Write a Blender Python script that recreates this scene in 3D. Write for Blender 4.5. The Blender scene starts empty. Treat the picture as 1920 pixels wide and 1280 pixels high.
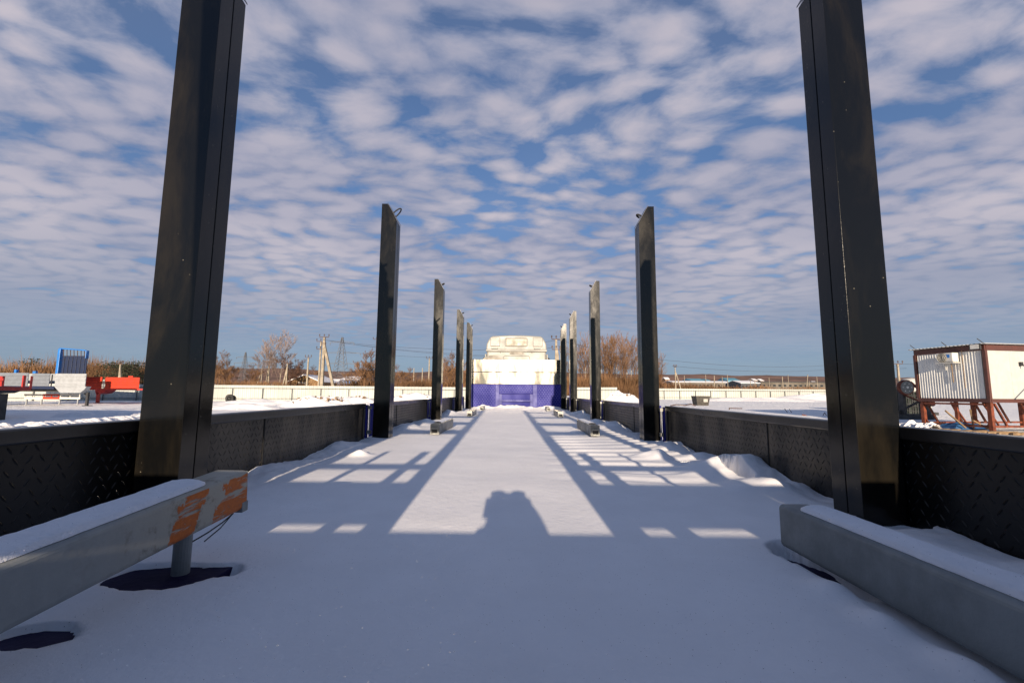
import bpy, bmesh, math, random
from mathutils import Vector, Matrix, noise
R = math.radians
random.seed(7)
S = bpy.context.scene
COL = S.collection

# ------------------------------------------------------------------ camera
F = 840.0                      # focal length in photo pixels (1920 wide)
CAMZ = 1.80
cam = bpy.data.cameras.new('camera'); camo = bpy.data.objects.new('camera', cam); COL.objects.link(camo)
cam.sensor_width = 36; cam.lens = F / 1920 * 36; cam.clip_start = 0.02; cam.clip_end = 6000
CM = Matrix.Translation((0, 0, CAMZ)) @ Matrix.Rotation(R(0.45), 4, 'Z') @ Matrix.Rotation(math.pi/2 + math.atan(96/F), 4, 'X') @ Matrix.Rotation(R(0.45), 4, 'Z')
camo.matrix_world = CM
S.camera = camo

def P(px, py, Y):
    """world point seen at photo pixel (px,py) at depth Y along the trailer axis"""
    d = CM.to_3x3() @ Vector(((px-960)/F, -(py-640)/F, -1))
    return Vector((0, 0, CAMZ)) + d * (Y / d.y)

# ------------------------------------------------------------------ world sky + sun
TAN = 0.224; AZ = 0.0237
SUN_EL = math.atan(TAN)
sun = bpy.data.lights.new('sun', 'SUN'); suno = bpy.data.objects.new('sun', sun); COL.objects.link(suno)
sun.energy = 5.0; sun.angle = R(0.53); sun.color = (1.0, 0.82, 0.62)
suno.rotation_euler = Vector((-AZ, 1, -TAN)).to_track_quat('-Z', 'Y').to_euler()
suno.location = (0, -20, 12)
W = bpy.data.worlds.new('World'); S.world = W; W.use_nodes = True
nt = W.node_tree; nt.nodes.clear()
def N(t, typ, **kw):
    n = t.nodes.new(typ)
    for k, v in kw.items():
        if k in ('blend_type', 'operation', 'data_type', 'feature', 'interpolation_type', 'sky_type', 'sun_disc', 'noise_dimensions', 'label', 'distance'):
            setattr(n, k, v)
    return n
def math_(t, op, a, b=None, c=None, clamp=False):
    n = t.nodes.new('ShaderNodeMath'); n.operation = op; n.use_clamp = clamp
    for i, v in enumerate((a, b, c)):
        if v is None: continue
        if isinstance(v, (int, float)): n.inputs[i].default_value = v
        else: t.links.new(v, n.inputs[i])
    return n.outputs[0]
def mix_(t, f, a, b, mode='MIX'):
    n = t.nodes.new('ShaderNodeMix'); n.data_type = 'RGBA'; n.blend_type = mode
    for i, v in ((0, f), (6, a), (7, b)):
        if isinstance(v, (int, float)): n.inputs[i].default_value = v
        elif isinstance(v, tuple): n.inputs[i].default_value = (*v, 1)
        else: t.links.new(v, n.inputs[i])
    return n.outputs[2]
def ramp_(t, f, a, b, lo=0.0, hi=1.0):
    n = t.nodes.new('ShaderNodeMapRange'); n.interpolation_type = 'SMOOTHSTEP'
    t.links.new(f, n.inputs[0])
    for i, v in ((1, a), (2, b), (3, lo), (4, hi)): n.inputs[i].default_value = v
    return n.outputs[0]
def noise_(t, vec, scale, det=4, rough=0.5, dist=0.0):
    n = t.nodes.new('ShaderNodeTexNoise')
    n.inputs['Scale'].default_value = scale; n.inputs['Detail'].default_value = det
    n.inputs['Roughness'].default_value = rough; n.inputs['Distortion'].default_value = dist
    if vec is not None: t.links.new(vec, n.inputs['Vector'])
    return n

sky = nt.nodes.new('ShaderNodeTexSky'); sky.sky_type = 'NISHITA'; sky.sun_disc = False
sky.sun_elevation = SUN_EL; sky.sun_rotation = math.pi; sky.air_density = 1.0; sky.dust_density = 0.3; sky.ozone_density = 2.5
tc = nt.nodes.new('ShaderNodeTexCoord')
sx = nt.nodes.new('ShaderNodeSeparateXYZ'); nt.links.new(tc.outputs['Generated'], sx.inputs[0])
zc = math_(nt, 'MAXIMUM', sx.outputs[2], 0.0)
den = math_(nt, 'ADD', zc, 0.07)
u = math_(nt, 'DIVIDE', sx.outputs[0], den); v = math_(nt, 'DIVIDE', sx.outputs[1], den)
cx = nt.nodes.new('ShaderNodeCombineXYZ'); nt.links.new(u, cx.inputs[0]); nt.links.new(v, cx.inputs[1])
mp = nt.nodes.new('ShaderNodeMapping'); nt.links.new(cx.outputs[0], mp.inputs[0])
mp.inputs['Rotation'].default_value = (0, 0, R(-18)); mp.inputs['Scale'].default_value = (0.85, 1.15, 1); mp.inputs['Location'].default_value = (4.3, 0.6, 0)
wn = noise_(nt, mp.outputs[0], 1.6, 3, 0.5)
warp = nt.nodes.new('ShaderNodeVectorMath'); warp.operation = 'MULTIPLY_ADD'
nt.links.new(wn.outputs['Color'], warp.inputs[0]); warp.inputs[1].default_value = (0.30, 0.30, 0); nt.links.new(mp.outputs[0], warp.inputs[2])
big = noise_(nt, mp.outputs[0], 0.55, 3, 0.55)
vo = nt.nodes.new('ShaderNodeTexVoronoi'); vo.feature = 'SMOOTH_F1'; vo.inputs['Scale'].default_value = 8.0; vo.inputs['Smoothness'].default_value = 0.6
nt.links.new(warp.outputs[0], vo.inputs['Vector'])
fine = noise_(nt, warp.outputs[0], 9.0, 6, 0.58)
puff = math_(nt, 'SUBTRACT', 0.75, vo.outputs['Distance'])
dsum = math_(nt, 'ADD', math_(nt, 'MULTIPLY', big.outputs[0], 0.70), math_(nt, 'MULTIPLY', puff, 0.85))
dsum = math_(nt, 'ADD', dsum, math_(nt, 'MULTIPLY', fine.outputs[0], 0.85))
dsum = math_(nt, 'ADD', dsum, ramp_(nt, zc, 0.10, 0.52, 0.27, 0.0))
mask = ramp_(nt, dsum, 0.62, 1.10)
# thin out straight overhead, cut back behind to dim the fill light, thicker veil low down
lowv = ramp_(nt, zc, 0.0, 0.2, 0.75, 0.97)
mask = math_(nt, 'MULTIPLY', mask, ramp_(nt, zc, 0.62, 0.9, 1.0, 0.12))
mask = math_(nt, 'MULTIPLY', mask, ramp_(nt, sx.outputs[1], -0.5, 0.15, 0.25, 1.0))   # clouds cut back behind the camera, out of view, to dim the fill light
veil = ramp_(nt, zc, 0.0, 0.50, 0.84, 0.24)
cov = math_(nt, 'MAXIMUM', math_(nt, 'MULTIPLY', mask, lowv), veil)
thick = ramp_(nt, dsum, 0.9, 1.4)
ccol = mix_(nt, thick, (0.285, 0.315, 0.425), (0.455, 0.435, 0.50))
lum = ramp_(nt, noise_(nt, cx.outputs[0], 0.9, 2, 0.5).outputs[0], 0.36, 0.64, 0.0, 1.0)
ccol = mix_(nt, lum, mix_(nt, 1.0, ccol, (0.80, 0.83, 0.90), 'MULTIPLY'), mix_(nt, 1.0, ccol, (1.12, 1.08, 1.05), 'MULTIPLY'))
lowc = mix_(nt, ramp_(nt, zc, 0.0, 0.35), (0.235, 0.280, 0.378), ccol)
skyc = mix_(nt, 1.0, sky.outputs[0], (0.042, 0.076, 0.106), 'MULTIPLY')
fin = mix_(nt, cov, skyc, lowc)
bg = nt.nodes.new('ShaderNodeBackground'); nt.links.new(fin, bg.inputs[0]); bg.inputs[1].default_value = 0.70
wo = nt.nodes.new('ShaderNodeOutputWorld'); nt.links.new(bg.outputs[0], wo.inputs[0])
S.view_settings.view_transform = 'Standard'; S.view_settings.look = 'None'; S.view_settings.exposure = 0.7; S.view_settings.gamma = 1

# ------------------------------------------------------------------ materials
MATS = {}
def mat(name, col, rough=0.6, metal=0.0, var=0.15, vscale=3.0, bump=0.0, bscale=40.0, coat=0.0, col2=None, spec=None):
    if name in MATS: return MATS[name]
    m = bpy.data.materials.new(name); m.use_nodes = True; t = m.node_tree
    b = t.nodes['Principled BSDF']
    tcn = t.nodes.new('ShaderNodeTexCoord')
    n = noise_(t, tcn.outputs['Object'], vscale, 6, 0.6)
    c2 = col2 if col2 else tuple(min(1, c*(1-var*2)) for c in col)
    c = mix_(t, ramp_(t, n.outputs[0], 0.35, 0.65), c2, tuple(min(1, x*(1+var*0.4)) for x in col))
    t.links.new(c, b.inputs['Base Color'])
    t.links.new(ramp_(t, n.outputs[0], 0.3, 0.7, min(1, rough*1.25), rough*0.85), b.inputs['Roughness'])
    b.inputs['Metallic'].default_value = metal
    if coat: b.inputs['Coat Weight'].default_value = coat; b.inputs['Coat Roughness'].default_value = 0.08
    if spec is not None: b.inputs['Specular IOR Level'].default_value = spec
    if bump:
        bn = noise_(t, tcn.outputs['Object'], bscale, 5, 0.6)
        bp = t.nodes.new('ShaderNodeBump'); bp.inputs['Strength'].default_value = bump; bp.inputs['Distance'].default_value = 0.01
        t.links.new(bn.outputs[0], bp.inputs['Height']); t.links.new(bp.outputs[0], b.inputs['Normal'])
    MATS[name] = m
    return m

def snow_mat(name, base, bumps, sparkle=True):
    m = bpy.data.materials.new(name); m.use_nodes = True; t = m.node_tree; b = t.nodes['Principled BSDF']
    tcn = t.nodes.new('ShaderNodeTexCoord'); vec = tcn.outputs['Object']
    n1 = noise_(t, vec, bumps[0][0], 5, 0.6)
    hgt = math_(t, 'MULTIPLY', n1.outputs[0], bumps[0][1])
    for s, a in bumps[1:]:
        nn = noise_(t, vec, s, 4, 0.65)
        hgt = math_(t, 'ADD', hgt, math_(t, 'MULTIPLY', nn.outputs[0], a))
    bp = t.nodes.new('ShaderNodeBump'); bp.inputs['Strength'].default_value = 1.0; bp.inputs['Distance'].default_value = 1.0
    t.links.new(hgt, bp.inputs['Height']); t.links.new(bp.outputs[0], b.inputs['Normal'])
    t.links.new(mix_(t, ramp_(t, n1.outputs[0], 0.3, 0.7), base, tuple(x*0.95 for x in base)), b.inputs['Base Color'])
    b.inputs['Roughness'].default_value = 0.65
    b.inputs['Specular IOR Level'].default_value = 0.35
    if sparkle:
        vv = t.nodes.new('ShaderNodeTexVoronoi'); vv.inputs['Scale'].default_value = 800; t.links.new(vec, vv.inputs['Vector'])
        sp = t.nodes.new('ShaderNodeSeparateColor'); t.links.new(vv.outputs['Color'], sp.inputs[0])
        g = math_(t, 'GREATER_THAN', sp.outputs[0], 0.998)
        # loose ice crystals: each flake has its own tilt and a mirror-like face
        vm = t.nodes.new('ShaderNodeVectorMath'); vm.operation = 'MULTIPLY_ADD'
        cs = t.nodes.new('ShaderNodeVectorMath'); cs.operation = 'SUBTRACT'; t.links.new(vv.outputs['Color'], cs.inputs[0]); cs.inputs[1].default_value = (0.5, 0.5, 0.5)
        t.links.new(cs.outputs[0], vm.inputs[0]); vm.inputs[1].default_value = (1.6, 1.6, 1.2)
        geo = t.nodes.new('ShaderNodeNewGeometry'); t.links.new(geo.outputs['Normal'], vm.inputs[2])
        nm = t.nodes.new('ShaderNodeVectorMath'); nm.operation = 'NORMALIZE'; t.links.new(vm.outputs[0], nm.inputs[0])
        gl = t.nodes.new('ShaderNodeBsdfGlossy'); gl.inputs['Roughness'].default_value = 0.22; gl.inputs['Color'].default_value = (0.9, 0.9, 0.95, 1)
        t.links.new(nm.outputs[0], gl.inputs['Normal'])
        ms = t.nodes.new('ShaderNodeMixShader'); t.links.new(g, ms.inputs[0]); t.links.new(b.outputs[0], ms.inputs[1]); t.links.new(gl.outputs[0], ms.inputs[2])
        t.links.new(ms.outputs[0], t.nodes['Material Output'].inputs['Surface'])
    return m

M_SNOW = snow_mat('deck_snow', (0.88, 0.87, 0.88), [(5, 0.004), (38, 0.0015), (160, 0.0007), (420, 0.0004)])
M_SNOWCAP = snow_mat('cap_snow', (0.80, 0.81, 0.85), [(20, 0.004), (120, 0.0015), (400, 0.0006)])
M_GSNOW = snow_mat('ground_snow', (0.93, 0.92, 0.91), [(0.6, 0.16), (2.6, 0.10), (9, 0.05)], sparkle=False)
M_PILE = snow_mat('pile_snow', (0.82, 0.81, 0.82), [(2.0, 0.08), (7, 0.04)], sparkle=False)

# black stake paint: gloss black, dusty and speckled
def black_paint(name, dust_sheen=(0.016, 0.013, 0.0085), base=(0.0035, 0.0037, 0.004), dmin=0.40, dmax=0.70, rough=0.14, dust_sheen_max=0.7):
    m = bpy.data.materials.new(name); m.use_nodes = True; t = m.node_tree; b = t.nodes['Principled BSDF']
    tcn = t.nodes.new('ShaderNodeTexCoord'); vec = tcn.outputs['Object']
    mpn = t.nodes.new('ShaderNodeMapping'); mpn.inputs['Scale'].default_value = (5, 5, 1.6); t.links.new(vec, mpn.inputs[0])
    n = noise_(t, mpn.outputs[0], 1.2, 6, 0.65, 0.4)
    d = ramp_(t, n.outputs[0], dmin, dmax, 0.0, dust_sheen_max)
    vv = t.nodes.new('ShaderNodeTexVoronoi'); vv.inputs['Scale'].default_value = 38; t.links.new(vec, vv.inputs['Vector'])
    spk = ramp_(t, vv.outputs['Distance'], 0.05, 0.10, 1.0, 0.0)
    sp = t.nodes.new('ShaderNodeSeparateColor'); t.links.new(vv.outputs['Color'], sp.inputs[0])
    spk = math_(t, 'MULTIPLY', spk, math_(t, 'GREATER_THAN', sp.outputs[0], 0.86))
    c = mix_(t, d, base, dust_sheen)
    c = mix_(t, math_(t, 'MULTIPLY', spk, 0.6), c, (0.20, 0.18, 0.14))
    t.links.new(c, b.inputs['Base Color'])
    t.links.new(math_(t, 'ADD', math_(t, 'MULTIPLY', d, 0.10), rough), b.inputs['Roughness'])
    b.inputs['Specular IOR Level'].default_value = 0.32
    lb = noise_(t, vec, 7, 3, 0.5); fb = noise_(t, vec, 260, 2, 0.5)
    h = math_(t, 'ADD', math_(t, 'MULTIPLY', lb.outputs[0], 0.0010), math_(t, 'MULTIPLY', fb.outputs[0], 0.00012))
    bp = t.nodes.new('ShaderNodeBump'); bp.inputs['Strength'].default_value = 0.8; bp.inputs['Distance'].default_value = 1.0
    t.links.new(h, bp.inputs['Height']); t.links.new(bp.outputs[0], b.inputs['Normal'])
    return m
M_BLACK = black_paint('gloss_black_paint')
M_BOARD = black_paint('black_tread_plate_paint', dust_sheen=(0.17, 0.135, 0.095), dmin=0.35, dmax=0.75, rough=0.34, dust_sheen_max=0.65)  # brown dust colour raised to stand for sunlit snow reflected in the boards
M_BOARDN = black_paint('black_plate_without_sheen', dust_sheen=(0.02, 0.017, 0.013), dmin=0.45, dmax=0.8, rough=0.32, dust_sheen_max=0.5)  # near bay: same plate with the painted brown reflection mostly left out
M_RIM = mat('black_frame_paint', (0.014, 0.014, 0.015), 0.3, bump=0.1, var=0.2, coat=0.3)
M_BLUE = mat('trailer_blue_paint', (0.008, 0.010, 0.19), 0.5, var=0.12, vscale=2, bump=0.08, spec=0.25)
M_BLUE_L = mat('worn_blue_paint', (0.04, 0.045, 0.24), 0.5, var=0.12, vscale=4)
M_DECKB = mat('deck_blue_paint', (0.010, 0.007, 0.05), 0.6, var=0.2, bump=0.2, bscale=60, spec=0.15)
M_GALV = mat('galvanised_steel', (0.24, 0.245, 0.235), 0.45, 0.55, var=0.18, vscale=9, bump=0.15, bscale=90)
M_HOLE = mat('dark_recess', (0.02, 0.02, 0.02), 0.8)
M_RUBBER = mat('black_rubber', (0.018, 0.018, 0.018), 0.75)
M_ORANGE = mat('orange_red_paint', (0.48, 0.035, 0.010), 0.45, var=0.12)
M_RED = mat('red_paint', (0.42, 0.03, 0.025), 0.45, var=0.15)
M_BRIGHTBLUE = mat('bright_blue_paint', (0.02, 0.17, 0.52), 0.4, var=0.1)
M_NAVY_SHADED = mat('navy_and_shaded_blue', (0.006, 0.016, 0.055), 0.5, var=0.1)  # holds the blue headboard panel's shade; plain navy on the grey trailer's deck frame
M_GREYP = mat('light_grey_paint', (0.33, 0.35, 0.37), 0.5, var=0.08)
M_GREYP_SHADE = mat('shaded_grey_paint', (0.17, 0.19, 0.22), 0.5, var=0.08)  # same trailer grey with the left panels' shade mixed into it
M_DARK = mat('dark_chassis', (0.03, 0.03, 0.032), 0.6)
M_WHITEP = mat('white_paint', (0.62, 0.61, 0.56), 0.5, var=0.07)
M_FENCE = mat('cream_fence_sheet', (0.40, 0.415, 0.385), 0.5, var=0.05, vscale=0.3)
M_POST = mat('fence_post_paint', (0.09, 0.10, 0.10), 0.6)
M_CONC = mat('pole_concrete', (0.31, 0.265, 0.20), 0.85, var=0.15, vscale=2)
M_IRON = mat('rusty_iron', (0.09, 0.055, 0.045), 0.7, var=0.2)
M_LATT = mat('lattice_steel', (0.11, 0.11, 0.115), 0.6, 0.3)
M_CAB = mat('cab_cream_white', (0.27, 0.27, 0.25), 0.45, var=0.05, vscale=2)
M_CABD = mat('cab_grey_insert', (0.16, 0.145, 0.12), 0.5)
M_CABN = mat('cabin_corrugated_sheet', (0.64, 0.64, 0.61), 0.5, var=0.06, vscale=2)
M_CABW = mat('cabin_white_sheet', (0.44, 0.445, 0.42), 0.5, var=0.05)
M_BROWN = mat('cabin_brown_trim', (0.085, 0.030, 0.022), 0.5, var=0.1)
M_RUST = mat('rust_red_steel', (0.17, 0.038, 0.013), 0.65, var=0.25, vscale=6)
M_WOOD = mat('weathered_wood', (0.26, 0.17, 0.09), 0.8, var=0.2, vscale=5)
M_BARN = mat('barn_boards', (0.22, 0.13, 0.06), 0.85, var=0.2)
M_TWIG = mat('bare_twigs', (0.20, 0.105, 0.048), 0.9, var=0.2, vscale=0.2)
M_TWIGD = mat('dark_twigs', (0.10, 0.050, 0.030), 0.9, var=0.2, vscale=0.2)
M_TWIGP = mat('pale_birch_twigs', (0.26, 0.19, 0.16), 0.9, var=0.2, vscale=0.2)
M_BIRCH = mat('birch_bark', (0.36, 0.31, 0.24), 0.8, var=0.3, vscale=1.5)
M_SCRUB = mat('dry_orange_scrub', (0.17, 0.088, 0.038), 0.9, var=0.25, vscale=0.12)
M_PINE = mat('dark_pine_needles', (0.028, 0.032, 0.014), 0.9, var=0.2)
M_WIRE = mat('power_wire', (0.05, 0.055, 0.07), 0.5)
M_ROOFB = mat('teal_roof_sheet', (0.09, 0.27, 0.36), 0.5, var=0.05)
M_SHED = mat('dark_shed_wall', (0.12, 0.105, 0.085), 0.8, var=0.15, vscale=0.2)
M_SKIN = mat('skin', (0.55, 0.32, 0.22), 0.5)
M_COAT = mat('dark_jacket', (0.03, 0.035, 0.05), 0.85, bump=0.3)
M_GLASS = mat('dark_glass', (0.02, 0.025, 0.03), 0.08)
M_BIN = mat('dark_bin_paint', (0.045, 0.04, 0.032), 0.6)
M_TARP = mat('blue_tarp', (0.02, 0.09, 0.22), 0.6)

# polished stainless sheet with soft vertical streaks
def steel():
    m = bpy.data.materials.new('polished_stainless'); m.use_nodes = True; t = m.node_tree; b = t.nodes['Principled BSDF']
    tcn = t.nodes.new('ShaderNodeTexCoord'); mpn = t.nodes.new('ShaderNodeMapping'); mpn.inputs['Scale'].default_value = (3, 3, 0.8); t.links.new(tcn.outputs['Object'], mpn.inputs[0])
    n = noise_(t, mpn.outputs[0], 1.3, 3, 0.5)
    t.links.new(mix_(t, n.outputs[0], (0.56, 0.52, 0.44), (0.74, 0.70, 0.62)), b.inputs['Base Color'])
    b.inputs['Metallic'].default_value = 1.0
    t.links.new(ramp_(t, n.outputs[0], 0.3, 0.7, 0.11, 0.19), b.inputs['Roughness'])
    bp = t.nodes.new('ShaderNodeBump'); bp.inputs['Strength'].default_value = 0.3; bp.inputs['Distance'].default_value = 0.02
    t.links.new(n.outputs[0], bp.inputs['Height']); t.links.new(bp.outputs[0], b.inputs['Normal'])
    return m
M_STEEL = steel()
# galvanised beam with flaking orange paint at its far end (object y=0 at the end, running to -y)
def beam_mat():
    m = bpy.data.materials.new('galvanised_beam_orange_flakes'); m.use_nodes = True; t = m.node_tree; b = t.nodes['Principled BSDF']
    tcn = t.nodes.new('ShaderNodeTexCoord'); s = t.nodes.new('ShaderNodeSeparateXYZ'); t.links.new(tcn.outputs['Object'], s.inputs[0])
    n = noise_(t, tcn.outputs['Object'], 22, 6, 0.65); n2 = noise_(t, tcn.outputs['Object'], 90, 5, 0.6)
    # slanted bands of paint
    k = math_(t, 'ADD', s.outputs[1], math_(t, 'MULTIPLY', s.outputs[2], -0.55))
    k = math_(t, 'ADD', k, math_(t, 'MULTIPLY', math_(t, 'SUBTRACT', n.outputs[0], 0.5), 0.12))
    b1 = math_(t, 'GREATER_THAN', k, -0.135)
    b2 = math_(t, 'MULTIPLY', math_(t, 'LESS_THAN', k, -0.205), math_(t, 'GREATER_THAN', k, -0.275))
    msk = math_(t, 'MAXIMUM', b1, b2)
    mpb = t.nodes.new('ShaderNodeMapping'); mpb.inputs['Rotation'].default_value = (R(58), 0, 0); mpb.inputs['Scale'].default_value = (30, 9, 60); t.links.new(tcn.outputs['Object'], mpb.inputs[0])
    brush = noise_(t, mpb.outputs[0], 1.0, 5, 0.6)
    msk = math_(t, 'MULTIPLY', msk, ramp_(t, brush.outputs[0], 0.40, 0.47)); msk = math_(t, 'MULTIPLY', msk, math_(t, 'LESS_THAN', s.outputs[2], 0.093))
    msk = math_(t, 'MULTIPLY', msk, ramp_(t, n2.outputs[0], 0.30, 0.36))
    dirt = math_(t, 'MULTIPLY', ramp_(t, noise_(t, tcn.outputs['Object'], 30, 6, 0.7).outputs[0], 0.5, 0.7), ramp_(t, s.outputs[1], -0.55, -0.2, 0.0, 0.8))
    g = mix_(t, n.outputs[0], (0.20, 0.22, 0.22), (0.33, 0.34, 0.33))
    g = mix_(t, ramp_(t, s.outputs[1], -0.5, -0.2, 0.0, 0.75), g, (0.36, 0.335, 0.27))
    g = mix_(t, dirt, g, (0.10, 0.075, 0.045))
    c = mix_(t, msk, g, mix_(t, n2.outputs[0], (0.26, 0.045, 0.002), (0.62, 0.155, 0.002)))
    t.links.new(c, b.inputs['Base Color']); b.inputs['Roughness'].default_value = 0.5; b.inputs['Metallic'].default_value = 0.25
    bp = t.nodes.new('ShaderNodeBump'); bp.inputs['Strength'].default_value = 0.5; bp.inputs['Distance'].default_value = 0.002
    t.links.new(math_(t, 'ADD', msk, math_(t, 'MULTIPLY', n2.outputs[0], 0.5)), bp.inputs['Height']); t.links.new(bp.outputs[0], b.inputs['Normal'])
    return m
M_BEAMO = beam_mat()
M_BEAM = mat('grey_beam_paint', (0.23, 0.25, 0.25), 0.5, 0.25, var=0.12, vscale=6, bump=0.12, bscale=120)

# ------------------------------------------------------------------ mesh builder
class MB:
    def __init__(s): s.v = []; s.f = []
    def add(s, vs, fs):
        o = len(s.v); s.v += [tuple(p) for p in vs]; s.f += [tuple(i+o for i in f) for f in fs]; return s
    def box(s, x0, x1, y0, y1, z0, z1):
        return s.add([(x0,y0,z0),(x1,y0,z0),(x1,y1,z0),(x0,y1,z0),(x0,y0,z1),(x1,y0,z1),(x1,y1,z1),(x0,y1,z1)],
                     [(0,3,2,1),(4,5,6,7),(0,1,5,4),(1,2,6,5),(2,3,7,6),(3,0,4,7)])
    def bar(s, a, b, w, h=None, up=(0,0,1)):
        h = h or w; a = Vector(a); b = Vector(b); d = (b-a).normalized(); up = Vector(up)
        if abs(d.dot(up)) > 0.98: up = Vector((0,1,0))
        r = d.cross(up).normalized()*w/2; q = r.cross(d).normalized()*h/2
        return s.add([a-r-q,a+r-q,a+r+q,a-r+q,b-r-q,b+r-q,b+r+q,b-r+q],
                     [(0,1,2,3),(7,6,5,4),(0,4,5,1),(1,5,6,2),(2,6,7,3),(3,7,4,0)])
    def tube(s, a, b, r0, r1=None, n=8, cap=True):
        r1 = r0 if r1 is None else r1; a = Vector(a); b = Vector(b); d = (b-a).normalized()
        up = Vector((0,0,1)) if abs(d.z) < 0.9 else Vector((1,0,0))
        x = d.cross(up).normalized(); y = x.cross(d)
        vs = []
        for c, r in ((a, r0), (b, r1)):
            for i in range(n):
                t = 2*math.pi*i/n; vs.append(c + x*math.cos(t)*r + y*math.sin(t)*r)
        fs = [(i, i+n, (i+1)%n+n, (i+1)%n) for i in range(n)]
        if cap: fs += [tuple(range(n)), tuple(range(2*n-1, n-1, -1))]
        return s.add(vs, fs)
    def path(s, pts, r, n=6):
        for i in range(len(pts)-1): s.tube(pts[i], pts[i+1], r, r, n)
        return s
    def prism(s, pts, y0, y1):
        """polygon in xz extruded along y"""
        n = len(pts); vs = [(x, y0, z) for x, z in pts] + [(x, y1, z) for x, z in pts]
        return s.add(vs, [(i, (i+1)%n, (i+1)%n+n, i+n) for i in range(n)] + [tuple(range(n-1, -1, -1)), tuple(range(n, 2*n))])
    def prismx(s, pts, x0, x1):
        """polygon in yz extruded along x"""
        n = len(pts); vs = [(x0, y, z) for y, z in pts] + [(x1, y, z) for y, z in pts]
        return s.add(vs, [(i, (i+1)%n, (i+1)%n+n, i+n) for i in range(n)] + [tuple(range(n-1, -1, -1)), tuple(range(n, 2*n))])
    def build(s, name, m, parent=None, bevel=0, smooth=False, loc=None, seg=2):
        me = bpy.data.meshes.new(name); me.from_pydata(s.v, [], s.f); me.materials.append(m)
        bm = bmesh.new(); bm.from_mesh(me); bmesh.ops.recalc_face_normals(bm, faces=bm.faces); bm.to_mesh(me); bm.free()
        if smooth:
            for p in me.polygons: p.use_smooth = True
        o = bpy.data.objects.new(name, me); COL.objects.link(o)
        if loc: o.location = loc
        if parent: o.parent = parent
        if bevel:
            b = o.modifiers.new('bevel', 'BEVEL'); b.width = bevel; b.segments = seg; b.limit_method = 'ANGLE'
        return o
def tag(o, label=None, cat=None, group=None, kind=None):
    if label: o['label'] = label
    if cat: o['category'] = cat
    if group: o['group'] = group
    if kind: o['kind'] = kind
    return o
def empty(name, loc=(0,0,0), rz=0, **kw):
    o = bpy.data.objects.new(name, None); COL.objects.link(o); o.location = loc; o.rotation_euler = (0,0,rz); o.empty_display_size = 0.3
    tag(o, **kw); return o
def copy_tree(o, parent=None):
    c = o.copy(); COL.objects.link(c); c.parent = parent
    for ch in list(o.children): copy_tree(ch, c)
    return c

def GZ(x, y):
    """height of the snowy yard"""
    z = 0.014*max(y, 0) if y < 60 else 0.84 + 0.020*(y-60)
    if y > 420: z = 0.84 + 0.020*360 + 0.004*(y-420)
    return z
def G(px, Y, dz=0.0):
    """point on the ground under photo column px at depth Y"""
    p = P(px, 730, Y); return Vector((p.x, Y, GZ(p.x, Y)+dz))

# ------------------------------------------------------------------ ground
def grid_ground():
    ys = []; y = -40.0
    while y < 3000:
        ys.append(y); y += 0.35 if 8 < y < 14 else (0.5 if -2 < y < 30 else (1.0 if y < 70 else max(3.0, y*0.06)))
    m = MB(); xs = []
    k = -1.0
    NX = 150
    for i in range(NX+1):
        t = (i/NX*2-1); xs.append(math.copysign(abs(t)**1.9, t)*1800)
    for yy in ys:
        for xx in xs:
            z = GZ(xx, yy)
            near = 1 if abs(yy) < 90 else 0
            z += near*(0.05*noise.noise((xx*0.35, yy*0.35, 1)) + 0.03*noise.noise((xx*1.1, yy*1.1, 5)))
            m.v.append((xx, yy, z))
    n = NX+1
    for j in range(len(ys)-1):
        for i in range(NX): m.f.append((j*n+i, j*n+i+1, (j+1)*n+i+1, (j+1)*n+i))
    o = m.build('snowy_ground', M_GSNOW, smooth=True); tag(o, kind='structure')
grid_ground()

M_HILL = mat('wooded_hill', (0.20, 0.105, 0.068), 0.95, var=0.3, vscale=0.012, bump=0.6, bscale=0.3)
def hills():
    m = MB(); NXH = 160; NY = 14
    for j in range(NY+1):
        yy = 900 + j*60
        for i in range(NXH+1):
            xx = -1500 + 3000*i/NXH
            az = xx/yy
            crest = 0.0445 + 0.007*noise.noise((az*3.2, 1.7, 0)) + 0.004*noise.noise((az*11, 3.1, 0)) - 0.006*max(0, az-0.25) + (0.008 if az < -0.3 else 0.0)*0.3
            prof = math.sin(min(1, (j/NY)*1.25)*math.pi/2)
            z = CAMZ + prof*crest*yy - (1-prof)*(CAMZ-9.2)
            z += 2.5*noise.noise((xx*0.03, yy*0.03, 2))*prof
            m.v.append((xx, yy, z))
    n = NXH+1
    for j in range(NY):
        for i in range(NXH): m.f.append((j*n+i, j*n+i+1, (j+1)*n+i+1, (j+1)*n+i))
    o = m.build('hills', M_HILL, smooth=True); tag(o, kind='structure')
hills()

# ------------------------------------------------------------------ THE TRAILER
SN = 1.39          # nominal level of the snow on the deck
DK = SN - 0.045    # deck top
TR = empty('stake_trailer', (0, 0, 0), label='long flatbed trailer with tall black stakes and black side boards, deck under snow', cat='trailer')
XI, SW = 1.140, 0.144
STK = [1.545, 4.03, 6.80, 9.50, 11.30]
STH = [2.16, 2.15, 2.14, 2.165, 2.165]
SXR = [1.155, 1.140, 1.15, 1.16, 1.15]; SXL = [1.135, 1.12, 1.12, 1.12, 1.10]
d = MB(); d.box(-1.42, 1.42, -0.17, 12.3, DK-0.10, DK); d.build('deck', M_DECKB, TR)
d = MB()
for s in (-1, 1): d.box(s*0.5-0.08, s*0.5+0.08, -0.1, 12.2, DK-0.55, DK-0.102)
for i in range(12): d.box(-1.35, 1.35, 0.3+i, 0.36+i, DK-0.25, DK-0.104)
d.build('chassis_frame', M_BLUE, TR)
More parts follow.
